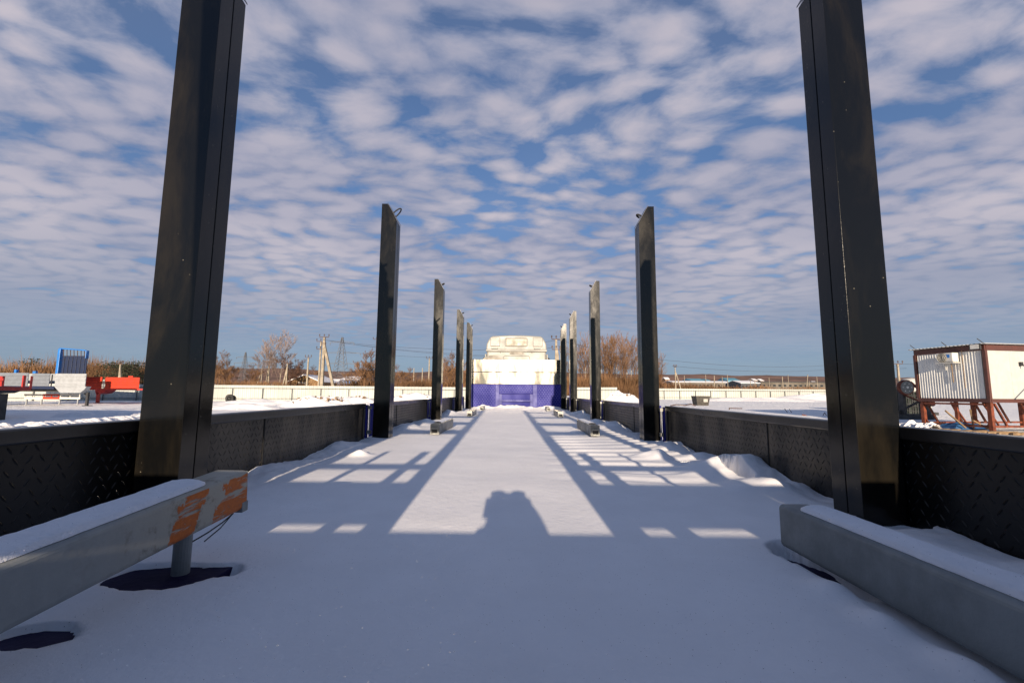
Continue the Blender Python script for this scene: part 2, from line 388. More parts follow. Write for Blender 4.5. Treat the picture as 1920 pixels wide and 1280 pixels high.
for s in (-1, 1):
    for y in (1.4, 2.75, 4.1):
        w = MB(); w.tube((s*1.25, y, 0.52+0.014*y), (s*0.92, y, 0.52+0.014*y), 0.5, 0.5, 28)
        wo_ = w.build('wheel', M_RUBBER, TR, bevel=0.03)
        w = MB(); w.tube((s*1.262, y, 0.52+0.014*y), (s*1.2, y, 0.52+0.014*y), 0.27, 0.27, 24); w.build('rim', M_GALV, wo_)
# rear cross rail
d = MB(); d.box(-1.42, 1.42, -0.26, -0.172, DK-0.2, DK+0.05); d.build('rear_rail', M_BLUE, TR, bevel=0.008)

def stake(s, y, h, loop, XI, SW):
    xi, xo = s*XI, s*(XI+SW)
    z0 = SN-0.10
    # section of two channels meeting in a seam on the inner face; sloped top, peak on the outer side
    m = MB()
    def ring(z_in, z_out):
        return None
    yA, yB = y, y+SW*0.97
    # outline of the section, counter-clockwise from the inner face, with a groove in its middle
    g = 0.003; ym = (yA+yB)/2
    pts = [(xi, yA+0.0), (xi, ym-g), (xi+s*0.005, ym-g*0.4), (xi+s*0.005, ym+g*0.4), (xi, ym+g), (xi, yB), (xo, yB), (xo, yA)]
    n = len(pts)
    def ztop(x):
        t = abs(x - xi)/SW
        return SN+h - 0.17*(1-min(1, t/0.62))
    lean = -s*0.000
    cols = []
    xs_extra = xi + s*SW*0.62
    pts = pts[:6] + [(xs_extra, yB)] + pts[6:] + [(xs_extra, yA)]
    n = len(pts)
    vs = [(x, yy, z0) for x, yy in pts] + [(x+lean, yy, ztop(x)) for x, yy in pts]
    fs = [(i, (i+1)%n, (i+1)%n+n, i+n) for i in range(n)]
    # cap faces
    top = list(range(n, 2*n))
    fs.append(tuple(top[i] for i in (0,1,2,3,4,5,6,9)))
    fs.append(tuple(top[i] for i in (6,7,8,9)))
    m.add(vs, fs)
    o = m.build('stake', M_BLACK, TR, bevel=0.006, seg=3)
    # welded cap plate lying on the slope
    c = MB(); a = Vector((xi-s*0.004, 0, ztop(xi)+0.004)); b = Vector((xs_extra, 0, ztop(xs_extra)+0.004))
    c.add([(a.x,yA-0.004,a.z),(b.x,yA-0.004,b.z),(b.x,yB+0.004,b.z),(a.x,yB+0.004,a.z),(a.x,yA-0.004,a.z+0.007),(b.x,yA-0.004,b.z+0.007),(b.x,yB+0.004,b.z+0.007),(a.x,yB+0.004,a.z+0.007)],
          [(0,3,2,1),(4,5,6,7),(0,1,5,4),(1,2,6,5),(2,3,7,6),(3,0,4,7)])
    c.build('stake_cap', M_RIM, o)
    # lashing loop on the cap
    c = MB(); cen = (a+b)/2; pp = []
    R_ = 0.055 if loop else 0.03
    for k in range(15):
        t = math.pi*(k/14)*1.15-0.2
        pp.append((cen.x - s*(math.sin(t)*R_*0.9) - s*0.012, (yA+yB)/2 + math.cos(t)*R_*0.8, cen.z + 0.01 + math.sin(t)*R_*(0.9 if loop else 0.55)))
    c.path(pp, 0.0065 if loop else 0.009, 8); c.build('lashing_loop', M_RUBBER, o, smooth=True)
    # foot socket under snow level
    return o
for i, y in enumerate(STK):
    stake(-1, y, STH[i]+0.015, i == 1, SXL[i], .150 if i == 0 else .144); stake(1, y, STH[i], False, SXR[i], .145)

XB = 1.31; BT = CAMZ-0.103     # side board inner face, board top
def board(s, y0, y1, name='side_board', pm=None):
    """tread plate panel with raised lozenges and a frame"""
    m = MB(); zb = DK-0.02; zt = BT
    xf = s*XB
    m.box(min(xf, xf+s*0.022), max(xf, xf+s*0.022), y0+0.03, y1-0.03, zb, zt-0.03)
    pv, ph = 0.030, 0.034; r = 0; z = zb+0.045
    while z < zt-0.055:
        k = 0; yy = y0+0.07 + (ph if r % 2 else 0)*0.5
        while yy < y1-0.06:
            sg = 1 if (k + r) % 2 else -1
            a = R(52)*sg; ca, sa = math.cos(a), math.sin(a); l, w, hh = 0.0155, 0.0040, 0.0017
            cyy, czz = yy, z
            def q(u_, v_, e): return (xf - s*e, cyy + u_*ca - v_*sa, czz + u_*sa + v_*ca)
            m.add([q(-l,0,-0.0005), q(-l*0.4,w,-0.0005), q(l*0.4,w,-0.0005), q(l,0,-0.0005), q(l*0.4,-w,-0.0005), q(-l*0.4,-w,-0.0005), q(-l*0.5,0,hh), q(l*0.5,0,hh)],
                  [(0,1,6),(1,2,7,6),(2,3,7),(3,4,7),(4,5,6,7),(5,0,6)])
            k += 1; yy += ph
        z += pv; r += 1
    o = m.build(name, pm or M_BOARD, TR)
    f = MB(); t0, t1 = sorted((xf-s*0.014, xf+s*0.036))
    f.box(t0, t1, y0, y1, zt-0.042, zt)
    f.box(t0+0.001, t1-0.001, y0, y0+0.035, zb, zt-0.043); f.box(t0+0.001, t1-0.001, y1-0.035, y1, zb, zt-0.043)
    f.build('board_frame', M_RIM, o, bevel=0.006)
    return o
bays = [(-0.10, 1.66), (1.70, 3.93), (4.27, 6.70), (7.04, 9.40), (9.74, 11.20)]
bs = {}
for s in (-1, 1):
    for i, (a, b) in enumerate(bays):
        bo = board(s, a, b, pm=M_BOARDN if i == 0 else None)
        # vertical seam between the two plates of a board
        ym = a + (b-a)*0.30
        sm = MB(); x0, x1 = sorted((s*(XB-0.0035), s*(XB+0.002))); sm.box(x0, x1, ym-0.004, ym+0.004, DK, BT-0.043); sm.build('plate_seam', M_HOLE, bo)
    for i, y in enumerate(STK):
        # blue hinge post either side of the stake, with a latch bolt
        if i == 0: continue
        p = MB(); x0, x1 = sorted((s*(XB-0.012), s*(XB+0.045)))
        p.box(x0, x1, y-0.075, y-0.015, DK-0.1, BT-0.012); p.box(x0, x1, y+SW+0.022, y+SW+0.075, DK-0.1, BT-0.006)
        hp = p.build('hinge_post', M_BLUE, TR, bevel=0.006)
        l = MB(); xx = s*(XB-0.03)
        l.tube((xx, y-0.045, BT-0.24), (xx, y-0.045, BT-0.02), 0.006, 0.006, 8)
        l.box(min(xx-0.012, xx+0.012), max(xx-0.012, xx+0.012), y-0.065, y-0.025, BT-0.05, BT-0.02)
        l.box(xx-0.014, xx+0.014, y-0.07, y-0.02, BT-0.265, BT-0.235)
        l.build('latch', M_GALV, hp)

# tailboard behind the camera and the two upright ladder ramps: they cast the barred shadow
d = MB(); d.box(-1.33, 1.33, -0.165, -0.125, DK, SN+0.335); tb = d.build('tailboard', M_BOARD, TR)
for s, rails in ((-1, [(-.41,-.32,2.35),(-.56,-.505,.73),(-.811,-.778,.73),(-1.051,-.955,2.35)]), (1, [(.305,.405,2.35),(.50,.57,.73),(.775,.80,.73),(.946,1.049,2.35)])):
    m = MB(); y0, y1 = -0.155, -0.10
    for a, b, h in rails:
        ln = 0.05*s*h if h > 1 else 0
        m.add([(a,y0,DK),(b,y0,DK),(b,y1,DK),(a,y1,DK),(a+ln,y0,SN+h),(b+ln,y0,SN+h),(b+ln,y1,SN+h),(a+ln,y1,SN+h)],
              [(0,3,2,1),(4,5,6,7),(0,1,5,4),(1,2,6,5),(2,3,7,6),(3,0,4,7)])
    o = m.build('ramp', M_RIM, TR)
    inn, out = (s*.36, s*1.03)
    for z0, z1 in ((.353,.495),(.578,.612),(1.03,1.12),(1.32,1.43),(1.68,1.76),(2.1,2.2)):
        r_ = MB(); x0, x1 = sorted((inn+s*0.05*z0, out+s*.05*z0)); r_.box(x0, x1, -0.15, -0.104, SN+z0, SN+z1); r_.build('rung', M_RIM, o)
    r_ = MB(); x0, x1 = sorted((s*.74, s*1.31)); r_.box(x0, x1, -0.147, -0.106, SN+.25, SN+.3525); r_.build('side_plate', M_RIM, o)
    r_ = MB(); x0, x1 = sorted((s*1.075, s*1.31)); r_.box(x0, x1, -0.147, -0.106, SN+.3526, SN+.495); r_.build('side_plate', M_RIM, o)

# ---- headboard at the far end
HY = 12.0; HW = 1.285
def ZP(py, Y=HY, px=966): return P(px, py, Y).z
zt, zm, zs = ZP(674), ZP(697.5), ZP(720)
hb = MB(); hb.box(-HW, HW, HY+0.03, HY+0.09, DK, zs); hb = hb.build('headboard', M_BLUE, TR)
s_ = MB(); s_.box(-HW, HW, HY, HY+0.03, zm+0.006, zt); s_.box(-HW, HW, HY+0.002, HY+0.03, zs, zm-0.006)
s_.build('steel_sheet', M_STEEL, hb, bevel=0.004)
s_ = MB(); s_.box(-HW, HW, HY+0.03, HY+0.05, zs+0.001, zt-0.01); s_.build('backing_sheet', M_HOLE, hb)
s_ = MB(); s_.box(-HW, -HW+0.09, HY-0.012, HY-0.001, zt-0.16, zt); s_.build('teal_corner', mat('teal_film', (0.02, 0.32, 0.36), 0.3), hb)
# dotted tread plate
def X_(px): return P(px, 740, HY).x
pl = MB()
def dots(x0, x1, z0, z1, mb):
    r = 0; z = z0
    while z < z1:
        x = x0 + (0.035 if r % 2 else 0)
        while x < x1:
            mb.add([(x-.013,HY+.0105,z),(x,HY+.0105,z-.012),(x+.013,HY+.0105,z),(x,HY+.0105,z+.012),(x,HY+.0005,z+.004)], [(0,1,4),(1,2,4),(2,3,4),(3,0,4)])
            x += 0.07
        z += 0.05; r += 1
zr0, zr1 = ZP(751), ZP(736)
pl.box(-HW, X_(929), HY+.010, HY+.029, DK, zs-.012); pl.box(X_(1007), HW, HY+.010, HY+.029, DK, zs-.012)
pl.box(X_(936), X_(999), HY+.010, HY+.029, zr1, zs-.012)
sd = pl; nf0 = len(pl.f); dots(-HW+.03, X_(928), SN-.02, zs-.03, sd); dots(X_(1009), HW-.03, SN-.02, zs-.03, sd); dots(X_(938), X_(998), zr1+.02, zs-.03, sd)
po = pl.build('tread_plate', M_BLUE, hb); po.data.materials.append(mat('stud_glint_paint', (0.16, 0.17, 0.36), .4))  # lighter studs: sun glints put into the paint colour
for p in po.data.polygons:
    if p.index >= nf0: p.material_index = 1
for a, b in ((929, 936), (999, 1007)):
    c = MB(); c.box(X_(a), X_(b), HY-.03, HY+.029, DK, zs-.01); c.build('channel', M_BLUE_L, hb, bevel=.008)
c = MB(); c.box(X_(936)+.004, X_(999)-.004, HY-.02, HY+.02, zr1-.035, zr1-.003); c.build('step', M_BLUE, hb, bevel=.004)
c = MB(); c.box(X_(937), X_(999)-.004, HY-.03, HY+.02, zr0-.02, zr0+.012)
for k in range(18): c.box(X_(938)+k*.048, X_(938)+k*.048+.022, HY-.036, HY+.01, zr0+.0125, zr0+.026)
c.build('toothed_step', M_BLUE_L, hb)
for xa_, xb_ in ((936, 941), (994, 999)): c = MB(); c.box(X_(xa_), X_(xb_), HY-.005, HY+.028, DK, zr1-.04); c.build('ladder_side', M_BLUE_L, hb)

# ---- galvanised lock beams along the deck
def rbox(w, l, h, n=5, r=0.012):
    """rounded hollow-section profile, along -y from 0 to -l, z from 0 to h, centred on x"""
    pts = []
    for cx_, cz_, a0 in ((w/2-r, r, -90), (w/2-r, h-r, 0), (-w/2+r, h-r, 90), (-w/2+r, r, 180)):
        for k in range(n): a = R(a0 + 90*k/(n-1)); pts.append((cx_+r*math.cos(a), cz_+r*math.sin(a)))
    m = MB(); N_ = len(pts); ys = [0, -l]
    vs = [(x, yy, z) for yy in ys for x, z in pts]
    m.add(vs, [(i, (i+1)%N_, (i+1)%N_+N_, i+N_) for i in range(N_)]); m.add([(x, 0, z) for x, z in pts], [tuple(range(N_))]); m.add([(x, -l, z) for x, z in pts], [tuple(range(N_))])
    return m
# near left, raised on a tubular leg and sloping down toward the rear
BX = 0.765
zl_top = CAMZ-0.213
def place(o, loc, tilt=0, rz=0): o.location = loc; o.rotation_euler = (tilt, 0, rz)
bl = rbox(0.092, 0.95, 0.100).build('lock_beam', M_BEAMO, TR, smooth=False); place(bl, (-BX, 1.240, zl_top-0.100), tilt=0.057)
bl['label'] = 'raised near left beam with flaking orange paint at its end'
e = MB(); e.box(-.045, .045, .0005, .004, .002, .098); e.box(.018, .047, -.02, .006, -.006, .02); e.build('end_plate', M_BEAM, bl, bevel=.003)
e = MB(); e.path([(.03,-.03,-.004),(.028,-.07,-.014),(.02,-.11,-.024),(.005,-.145,-.034)], .0016, 6); e.path([(.032,-.035,-.003),(.03,-.08,-.024),(.018,-.12,-.042)], .0014, 6); e.build('cable', M_RUBBER, bl)
for x0, x1, y0, y1 in ((-.925,-.68,.985,1.135),(-.872,-.738,.745,.838)):
    fp = MB(); fp.box(x0, x1, y0, y1, DK+.0005, SN-.013); fp.build('foot_plate', M_DECKB, TR, bevel=.002)
lg = MB(); lg.tube((0,0,-0.5), (0,0,0.0), .0185, .0185, 20); lg = lg.build('leg', M_BEAM, TR, smooth=False); lg.location = (-0.775, 1.09, zl_top-0.103); 
br = rbox(0.088, 1.15, 0.110).build('lock_beam', M_BEAM, TR); place(br, (BX, 1.268, SN+0.005), tilt=-0.004)
def small_beam(s, y0, y1, h=0.1):
    o = rbox(0.086, y1-y0, h, r=.008).build('lock_beam', M_GALV, TR); place(o, (s*BX, y1, SN+0.008))
    e = MB(); e.box(-.028,.028,-(y1-y0)-.012,-(y1-y0)+.0,.018,.048); e.build('lock_pin', M_HOLE, o)
    e = MB(); e.box(-.034,.034,-(y1-y0)-.016,-(y1-y0)-.0005,.05,.066); e.box(-.034,-.028,-(y1-y0)-.016,-(y1-y0)-.0005,.012,.05); e.box(.028,.034,-(y1-y0)-.016,-(y1-y0)-.0005,.012,.05); e.build('lock_frame', M_GALV, o)
for s in (-1, 1):
    small_beam(s, 4.34, 5.30); small_beam(s, 7.6, 8.5, 0.09); small_beam(s, 10.3, 10.9, 0.08)

# ---- snow lying on the deck (height field)
def gauss(x, y, cx, cy, rx, ry): return math.exp(-((x-cx)/rx)**2 - ((y-cy)/ry)**2)
MOUNDS = [(1.20,2.48,.16,.20,.095),(1.0,2.42,.12,.14,.035),(1.20,2.95,.10,.14,.03),(.93,2.95,.05,.10,.050),(.86,3.02,.08,.08,.02),(1.12,2.05,.15,.12,.045),(1.20,3.5,.12,.2,.03),
          (-1.26,3.35,.08,.3,.03),(-1.0,2.95,.06,.06,.03),(-1.25,2.5,.08,.15,.012),(-1.2,5.0,.13,.3,.06),(-1.15,5.9,.12,.25,.05),(1.2,5.6,.15,.3,.07),(1.15,6.4,.12,.2,.05),
          (1.25,8.6,.2,.25,.08),(1.2,7.9,.12,.3,.06),(-1.2,8.2,.15,.3,.08),(-1.0,9.0,.2,.3,.05),(.95,9.2,.2,.3,.06),(0,11.6,.35,.25,.08),(.35,11.3,.2,.2,.05),(-.8,11.5,.25,.2,.09),(.9,11.5,.3,.2,.08),(-.35,11.7,.2,.15,.06),
          (1.12,1.26,.10,.16,.018),(1.0,1.02,.09,.13,.035),(1.24,.85,.10,.2,.07),
          (.67,1.0,.035,.05,.018),(.665,.86,.03,.05,.02),(.68,.72,.03,.06,.022),(.69,.58,.03,.05,.015),(.66,4.9,.06,.3,.02),(-.66,4.9,.06,.3,.015)]
DIPS = [(-.80,1.055,.115,.070,.032),(-.70,1.09,.06,.040,.030),(-.805,.80,.055,.036,.032),
        (.745,1.22,.058,.10,.06),(.74,1.06,.036,.075,.05),(1.13,2.38,.05,.17,.10),(1.02,2.75,.03,.05,.06),(1.22,1.50,.13,.07,.03)]
def snow_h(x, y):
    z = 0.010*noise.noise((x*1.3, y*0.9, 3.3)) + 0.0035*noise.noise((x*4, y*3, 7.7))
    for cx, cy, rx, ry, h in MOUNDS: z += h*gauss(x, y, cx, cy, rx, ry)*(1+0.35*noise.noise((x*9, y*9, 1)))
    for cx, cy, rx, ry, h in DIPS:
        q = ((x-cx)/rx)**2+((y-cy)/ry)**2
        if q < 3:
            q += .45*noise.noise((x*17, y*17, 4)); w = max(0, min(1, (1.25-q)/.38)); z -= h*w*w*(3-2*w)
    # wind ripples on the right
    if x > 0.15 and 1.9 < y < 6:
        k = min(1, (x-.15)/.35)*min(1, (y-1.9)/.5)*min(1, (6-y)/1.5)
        ph = y*2*math.pi/.225 + 2.2*noise.noise((x*1.6, y*0.7, 9)) + x*1.2
        z += k*0.0065*(math.sin(ph)+0.35*math.sin(2*ph+1))*(0.7+0.6*noise.noise((x*2, y*2, 11)))
    # drift up / scour at the boards
    e = max(0, abs(x)-1.02)/.28
    z += e*e*(0.004+0.03*noise.noise((math.copysign(7, x), y*2.3, 0))) + e*0.014*noise.noise((x*11, y*7, 5)) + e*0.006*noise.noise((x*30, y*24, 8))
    # lumpy, trodden snow toward the front
    fz = max(0, min(1, (y-8)/3)); z += fz*0.02*noise.noise((x*5, y*4, 12)) + fz*0.012*noise.noise((x*13, y*10, 2))
    # scoured along the right beam and around stake feet
    if 0.2 < y < 1.25 and .70 < x < .84: z -= 0.012
    return z
def deck_snow():
    m = MB(); ys = []; y = -0.12
    while y < 11.99: ys.append(y); y += 0.009 if .55 < y < 1.5 else (0.013 if y < 4 else 0.03)
    ys.append(11.995)
    NX = 260; xs = [-1.305 + 2.61*i/NX for i in range(NX+1)]
    for yy in ys:
        for xx in xs: m.v.append((xx, yy, SN + snow_h(xx, yy)))
    n = NX+1
    for j in range(len(ys)-1):
        for i in range(NX): m.f.append((j*n+i, j*n+i+1, (j+1)*n+i+1, (j+1)*n+i))
    o = m.build('deck_snow', M_SNOW, smooth=True)
    tag(o, 'smooth snow cover lying on the trailer deck with barred shadows', 'snow', kind='stuff')
deck_snow()

def snow_cap(y0, y1, xc, w, zfun, th, label, seed):
    m = MB(); n = max(8, int((y1-y0)/.008)); k = 11
    for j in range(n+1):
        y = y0+(y1-y0)*j/n; en = min(1, (n-j)/3.0)*min(1, 1) ; en = math.sqrt(max(0.02, en))
        for i in range(k):
            t = math.pi*i/(k-1); hx = math.cos(t); jag = 1+0.05*noise.noise((hx*4, y*30, seed))
            prof = math.sin(t)**0.45 if 0 < i < k-1 else 0
            zz = zfun(y) + 0.0005 + th*prof*en*(1+0.22*noise.noise((i*.3, y*11, seed+3))+.12*noise.noise((i*.9, y*50, seed+5)))
            m.v.append((xc+hx*w/2*jag*(.6+.4*en), y + (0.02*noise.noise((i*.7, 0, seed)) if j == n else 0), zz))
    for j in range(n):
        for i in range(k-1): m.f.append((j*k+i, j*k+i+1, (j+1)*k+i+1, (j+1)*k+i))
    m.f.append(tuple(range(n*k, n*k+k)))
    o = m.build('snow_cap', M_SNOWCAP, smooth=True); tag(o, label, 'snow', 'snow lying on the lock beams', kind='stuff'); return o
tl = math.tan(0.057)
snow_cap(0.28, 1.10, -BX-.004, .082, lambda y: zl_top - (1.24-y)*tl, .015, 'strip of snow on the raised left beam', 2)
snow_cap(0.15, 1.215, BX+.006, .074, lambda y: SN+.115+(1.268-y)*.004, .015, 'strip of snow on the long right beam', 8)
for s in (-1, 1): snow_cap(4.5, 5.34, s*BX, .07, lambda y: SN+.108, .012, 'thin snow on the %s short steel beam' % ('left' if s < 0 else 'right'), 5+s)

# ------------------------------------------------------------------ photographer behind the camera (casts the shadow)
def person():
    ro = empty('person', (0.035, -0.36, 0), label='person in a dark hooded jacket holding a phone up behind the tailboard', cat='person')
    hz = SN+0.50      # top of the head
    me = bpy.data.meshes.new('body')
    V = [(0.02,-.02,hz-.78),(0.02,-.02,hz-.60),(0.02,-.02,hz-.40),(0.02,-.01,hz-.27),(0.02,.0,hz-.20),(0.02,.015,hz-.12),(.02,.01,hz-.07),
         (-.15,-.01,hz-.30),(-.20,.06,hz-.42),(-.11,.25,hz-.23),(-.085,.30,hz-.17),
         (.19,-.01,hz-.30),(.24,.06,hz-.42),(.10,.25,hz-.23),(.06,.30,hz-.17),
         (-.07,-.03,hz-.86),(-.10,-.0,hz-1.28),(-.10,-.04,.11),(-.10,.10,.05),
         (.11,-.03,hz-.86),(.14,-.0,hz-1.28),(.14,-.04,.11),(.14,.10,.05)]
    E = [(0,1),(1,2),(2,3),(3,4),(4,5),(5,6),(3,7),(7,8),(8,9),(9,10),(3,11),(11,12),(12,13),(13,14),(0,15),(15,16),(16,17),(17,18),(0,19),(19,20),(20,21),(21,22)]
    RR = [.15,.15,.155,.10,.055,.078,.085,.075,.055,.036,.03,.075,.055,.036,.03,.10,.07,.05,.05,.10,.07,.05,.05]
    me.from_pydata(V, E, []); o = bpy.data.objects.new('body', me); COL.objects.link(o); o.parent = ro; me.materials.append(M_COAT)
    sk = o.modifiers.new('skin', 'SKIN')
    if not me.skin_vertices: me.skin_vertices.new() if hasattr(me.skin_vertices, 'new') else None
    for i, r in enumerate(RR): me.skin_vertices[0].data[i].radius = (r*(1.15 if i < 3 else 1), r)
    me.skin_vertices[0].data[0].use_root = True
    ss = o.modifiers.new('sub', 'SUBSURF'); ss.levels = 2; ss.render_levels = 2
    # head with face
    def ell(name, c, r, m, par, n=20):
        bm = bmesh.new(); bmesh.ops.create_uvsphere(bm, u_segments=n, v_segments=n, radius=1)
        for v_ in bm.verts: v_.co = Vector((v_.co.x*r[0]+c[0], v_.co.y*r[1]+c[1], v_.co.z*r[2]+c[2]))
        mm = bpy.data.meshes.new(name); bm.to_mesh(mm); bm.free(); mm.materials.append(m)
        for p in mm.polygons: p.use_smooth = True
        q = bpy.data.objects.new(name, mm); COL.objects.link(q); q.parent = par; return q
    hd = ell('head', (.02,.03,hz-.13), (.076,.092,.115), M_SKIN, ro)
    ell('hood', (.01,.0,hz-.135), (.100,.10,.140), M_COAT, ro)
    ell('nose', (.02,.123,hz-.145), (.012,.016,.02), M_SKIN, hd, 10)
    for s in (-1, 1): ell('eye', (.02+s*.031,.108,hz-.12), (.011,.008,.008), M_WHITEP, hd, 10)
    ell('mouth', (.02,.112,hz-.185), (.024,.008,.006), M_RED, hd, 10)
    for s, wx in ((-1, -.082), (1, .052)):
        hm = MB(); bx, by, bz = wx, .305, hz-.125
        hm.tube((bx,by-.01,bz-.02), (bx-s*.008,by+.005,bz+.04), .022, .028, 10)
        for k in range(4):
            zz = bz + .008 + k*.0165; L_ = (.05,.056,.053,.044)[3-k]
            hm.tube((bx, by+.015, zz), (bx-s*L_*.5, by+.03, zz+.003), .0082, .0078, 8); hm.tube((bx-s*L_*.5, by+.03, zz+.003), (bx-s*L_, by+.018, zz+.004), .0078, .0065, 8)
        hm.tube((bx-s*.005, by-.005, bz+.02), (bx-s*.035, by-.012, bz+.045), .0095, .008, 8)
        hm.build('hand', M_SKIN, ro, smooth=True)
    ph = MB(); ph.box(-.035,.075,-.048,-.040,CAMZ-.035,CAMZ+.028); ph.v = [(x,y+0.0,z) for x,y,z in ph.v]
    p = ph.build('phone', M_GLASS, None, bevel=.004); tag(p, 'dark phone held up by the photographer at the tailboard', 'phone')
person()

# ------------------------------------------------------------------ truck cab in front of the headboard
def truck():
    Y = 16.3
    gz = GZ(0, Y)
    ro = empty('truck', (P(968, 700, Y).x, Y, gz), label='cream white lorry cab seen from behind over the steel headboard', cat='truck')
    def rel(px, py): q = P(px, py, Y); return (q.x-ro.location.x, q.z-gz)
    x0, _ = rel(912, 660); x1, _ = rel(1026.5, 660); hw = (x1-x0)/2
    zt_ = rel(968, 629)[1]; zmid = rel(968, 657.5)[1]
    # roof / wind deflector block, tapering up
    m = MB(); pts = []
    hw2 = hw*0.86
    prof = [(-hw, zmid+.02), (-hw*.985, zmid+.25), (-hw*.93, zt_-.18), (-hw*.86, zt_-.05), (-hw*.78, zt_-.01), (-.2, zt_+.02), (.2, zt_+.02), (hw*.78, zt_-.01), (hw*.86, zt_-.05), (hw*.93, zt_-.18), (hw*.985, zmid+.25), (hw, zmid+.02)]
    m.prism(prof, 0.05, 1.5); rf = m.build('roof_deflector', M_CAB, ro, bevel=.05, seg=3)
    m = MB(); m.prism([(-hw*.97, 1.1), (-hw*.97, zmid-.0), (hw*.97, zmid), (hw*.97, 1.1)], 0.0, 1.9); cb = m.build('cab_body', M_CAB, ro, bevel=.06, seg=3)
    # step ledge between both
    m = MB(); m.prism([(-hw*1.0, zmid-.02), (-hw*1.0, zmid+.035), (hw*1.0, zmid+.035), (hw*1.0, zmid-.02)], -.05, .3); m.build('ledge', M_CAB, cb, bevel=.012)
    m = MB(); a = rel(955.5, 664); b = rel(981.5, 658.5); m.box(a[0], b[0], -.03, .01, a[1], b[1]); m.build('vent_panel', M_CABD, cb)
    for px in (938.5, 997.5):
        a = rel(px, 660); m = MB(); m.tube((a[0], -.06, a[1]), (a[0], .0, a[1]), .018, .018, 10); m.build('bolt', M_CABD, cb)
    def frame(pxa, pya, pxb, pyb, y, w=.028, nm='window_frame', par=None):
        a = rel(pxa, pyb); b = rel(pxb, pya); m = MB()
        xa, za, xb, zb = a[0], a[1], b[0], b[1]; r = .07; pp = []
        for cx_, cz_, a0 in ((xb-r, za+r, -90), (xb-r, zb-r, 0), (xa+r, zb-r, 90), (xa+r, za+r, 180)):
            for k in range(5): t = R(a0+22.5*k); pp.append((cx_+r*math.cos(t), y, cz_+r*math.sin(t)))
        pp.append(pp[0]); m.path(pp, w*.5, 6); return m.build(nm, M_CAB, par)
    fr = frame(947, 633.5, 989.5, 649, .045, nm='roof_recess_frame', par=rf)
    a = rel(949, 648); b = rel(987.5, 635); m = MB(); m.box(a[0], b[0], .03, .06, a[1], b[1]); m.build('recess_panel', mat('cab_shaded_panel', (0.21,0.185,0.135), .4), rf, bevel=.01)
    fr = frame(944, 667, 993, 679, -.01, nm='rear_window_frame', par=cb)
    for s in (-1, 1):
        m = MB(); xx = s*hw*.70; m.box(xx-.18, xx+.18, .012, .06, zmid+.16, zmid+.50); m.build('side_recess', M_CAB, rf, bevel=.04, seg=3)
        m = MB(); m.box(xx-.14, xx+.1, .0, .05, zmid+.07, zmid+.13); m.build('grab_slot', M_CABD if False else M_CAB, rf, bevel=.01)
        m = MB(); m.box(s*(hw+.02)-.03, s*(hw+.02)+.03, .2, .9, 1.3, zmid-.1); m.build('side_skirt', M_CAB, cb, bevel=.02)
        m = MB(); m.box(min(s*hw, s*(hw+.22)), max(s*hw, s*(hw+.22)), 1.6, 1.72, zmid-.75, zmid-.12); m.build('mirror', M_DARK, cb, bevel=.03)
    m = MB(); m.box(-hw*.985, hw*.985, -.052, .29, zmid-.032, zmid-.0205); m.build('seam_shadow_gap', M_CABD, cb)
    # spare/exhaust dome showing above headboard, left
    a = rel(925, 676)
    m = MB()
    for k in range(9):
        t0, t1 = math.pi*k/9, math.pi*(k+1)/9
        m.add([(a[0]+.36*math.cos(t0), -.75, a[1]-.10+.24*math.sin(t0)), (a[0]+.36*math.cos(t1), -.75, a[1]-.10+.24*math.sin(t1)), (a[0]+.36*math.cos(t1), -.35, a[1]-.10+.24*math.sin(t1)), (a[0]+.36*math.cos(t0), -.35, a[1]-.10+.24*math.sin(t0))], [(0,1,2,3)])
        m.add([(a[0], -.75, a[1]-.10), (a[0]+.36*math.cos(t0), -.75, a[1]-.10+.24*math.sin(t0)), (a[0]+.36*math.cos(t1), -.75, a[1]-.10+.24*math.sin(t1))], [(0,1,2)])
    m.build('air_intake', M_CABD, cb)
    m = MB(); m.box(-.45, .45, -3.2, 1.8, .75, 1.05); ch = m.build('chassis', M_DARK, ro)
    for s in (-1, 1):
        for y in (-1.8, 1.0):
            w = MB(); w.tube((s*1.2, y, .5), (s*.88, y, .5), .5, .5, 24); wh = w.build('wheel', M_RUBBER, ro, bevel=.03)
            w = MB(); w.tube((s*1.21, y, .5), (s*1.1, y, .5), .26, .26, 20); w.build('rim', M_GALV, wh)
truck()
m = MB(); m.box(-1.2, 1.2, 12.3, 13.6, DK-.35, DK-.02); m.build('gooseneck', M_BLUE, TR)

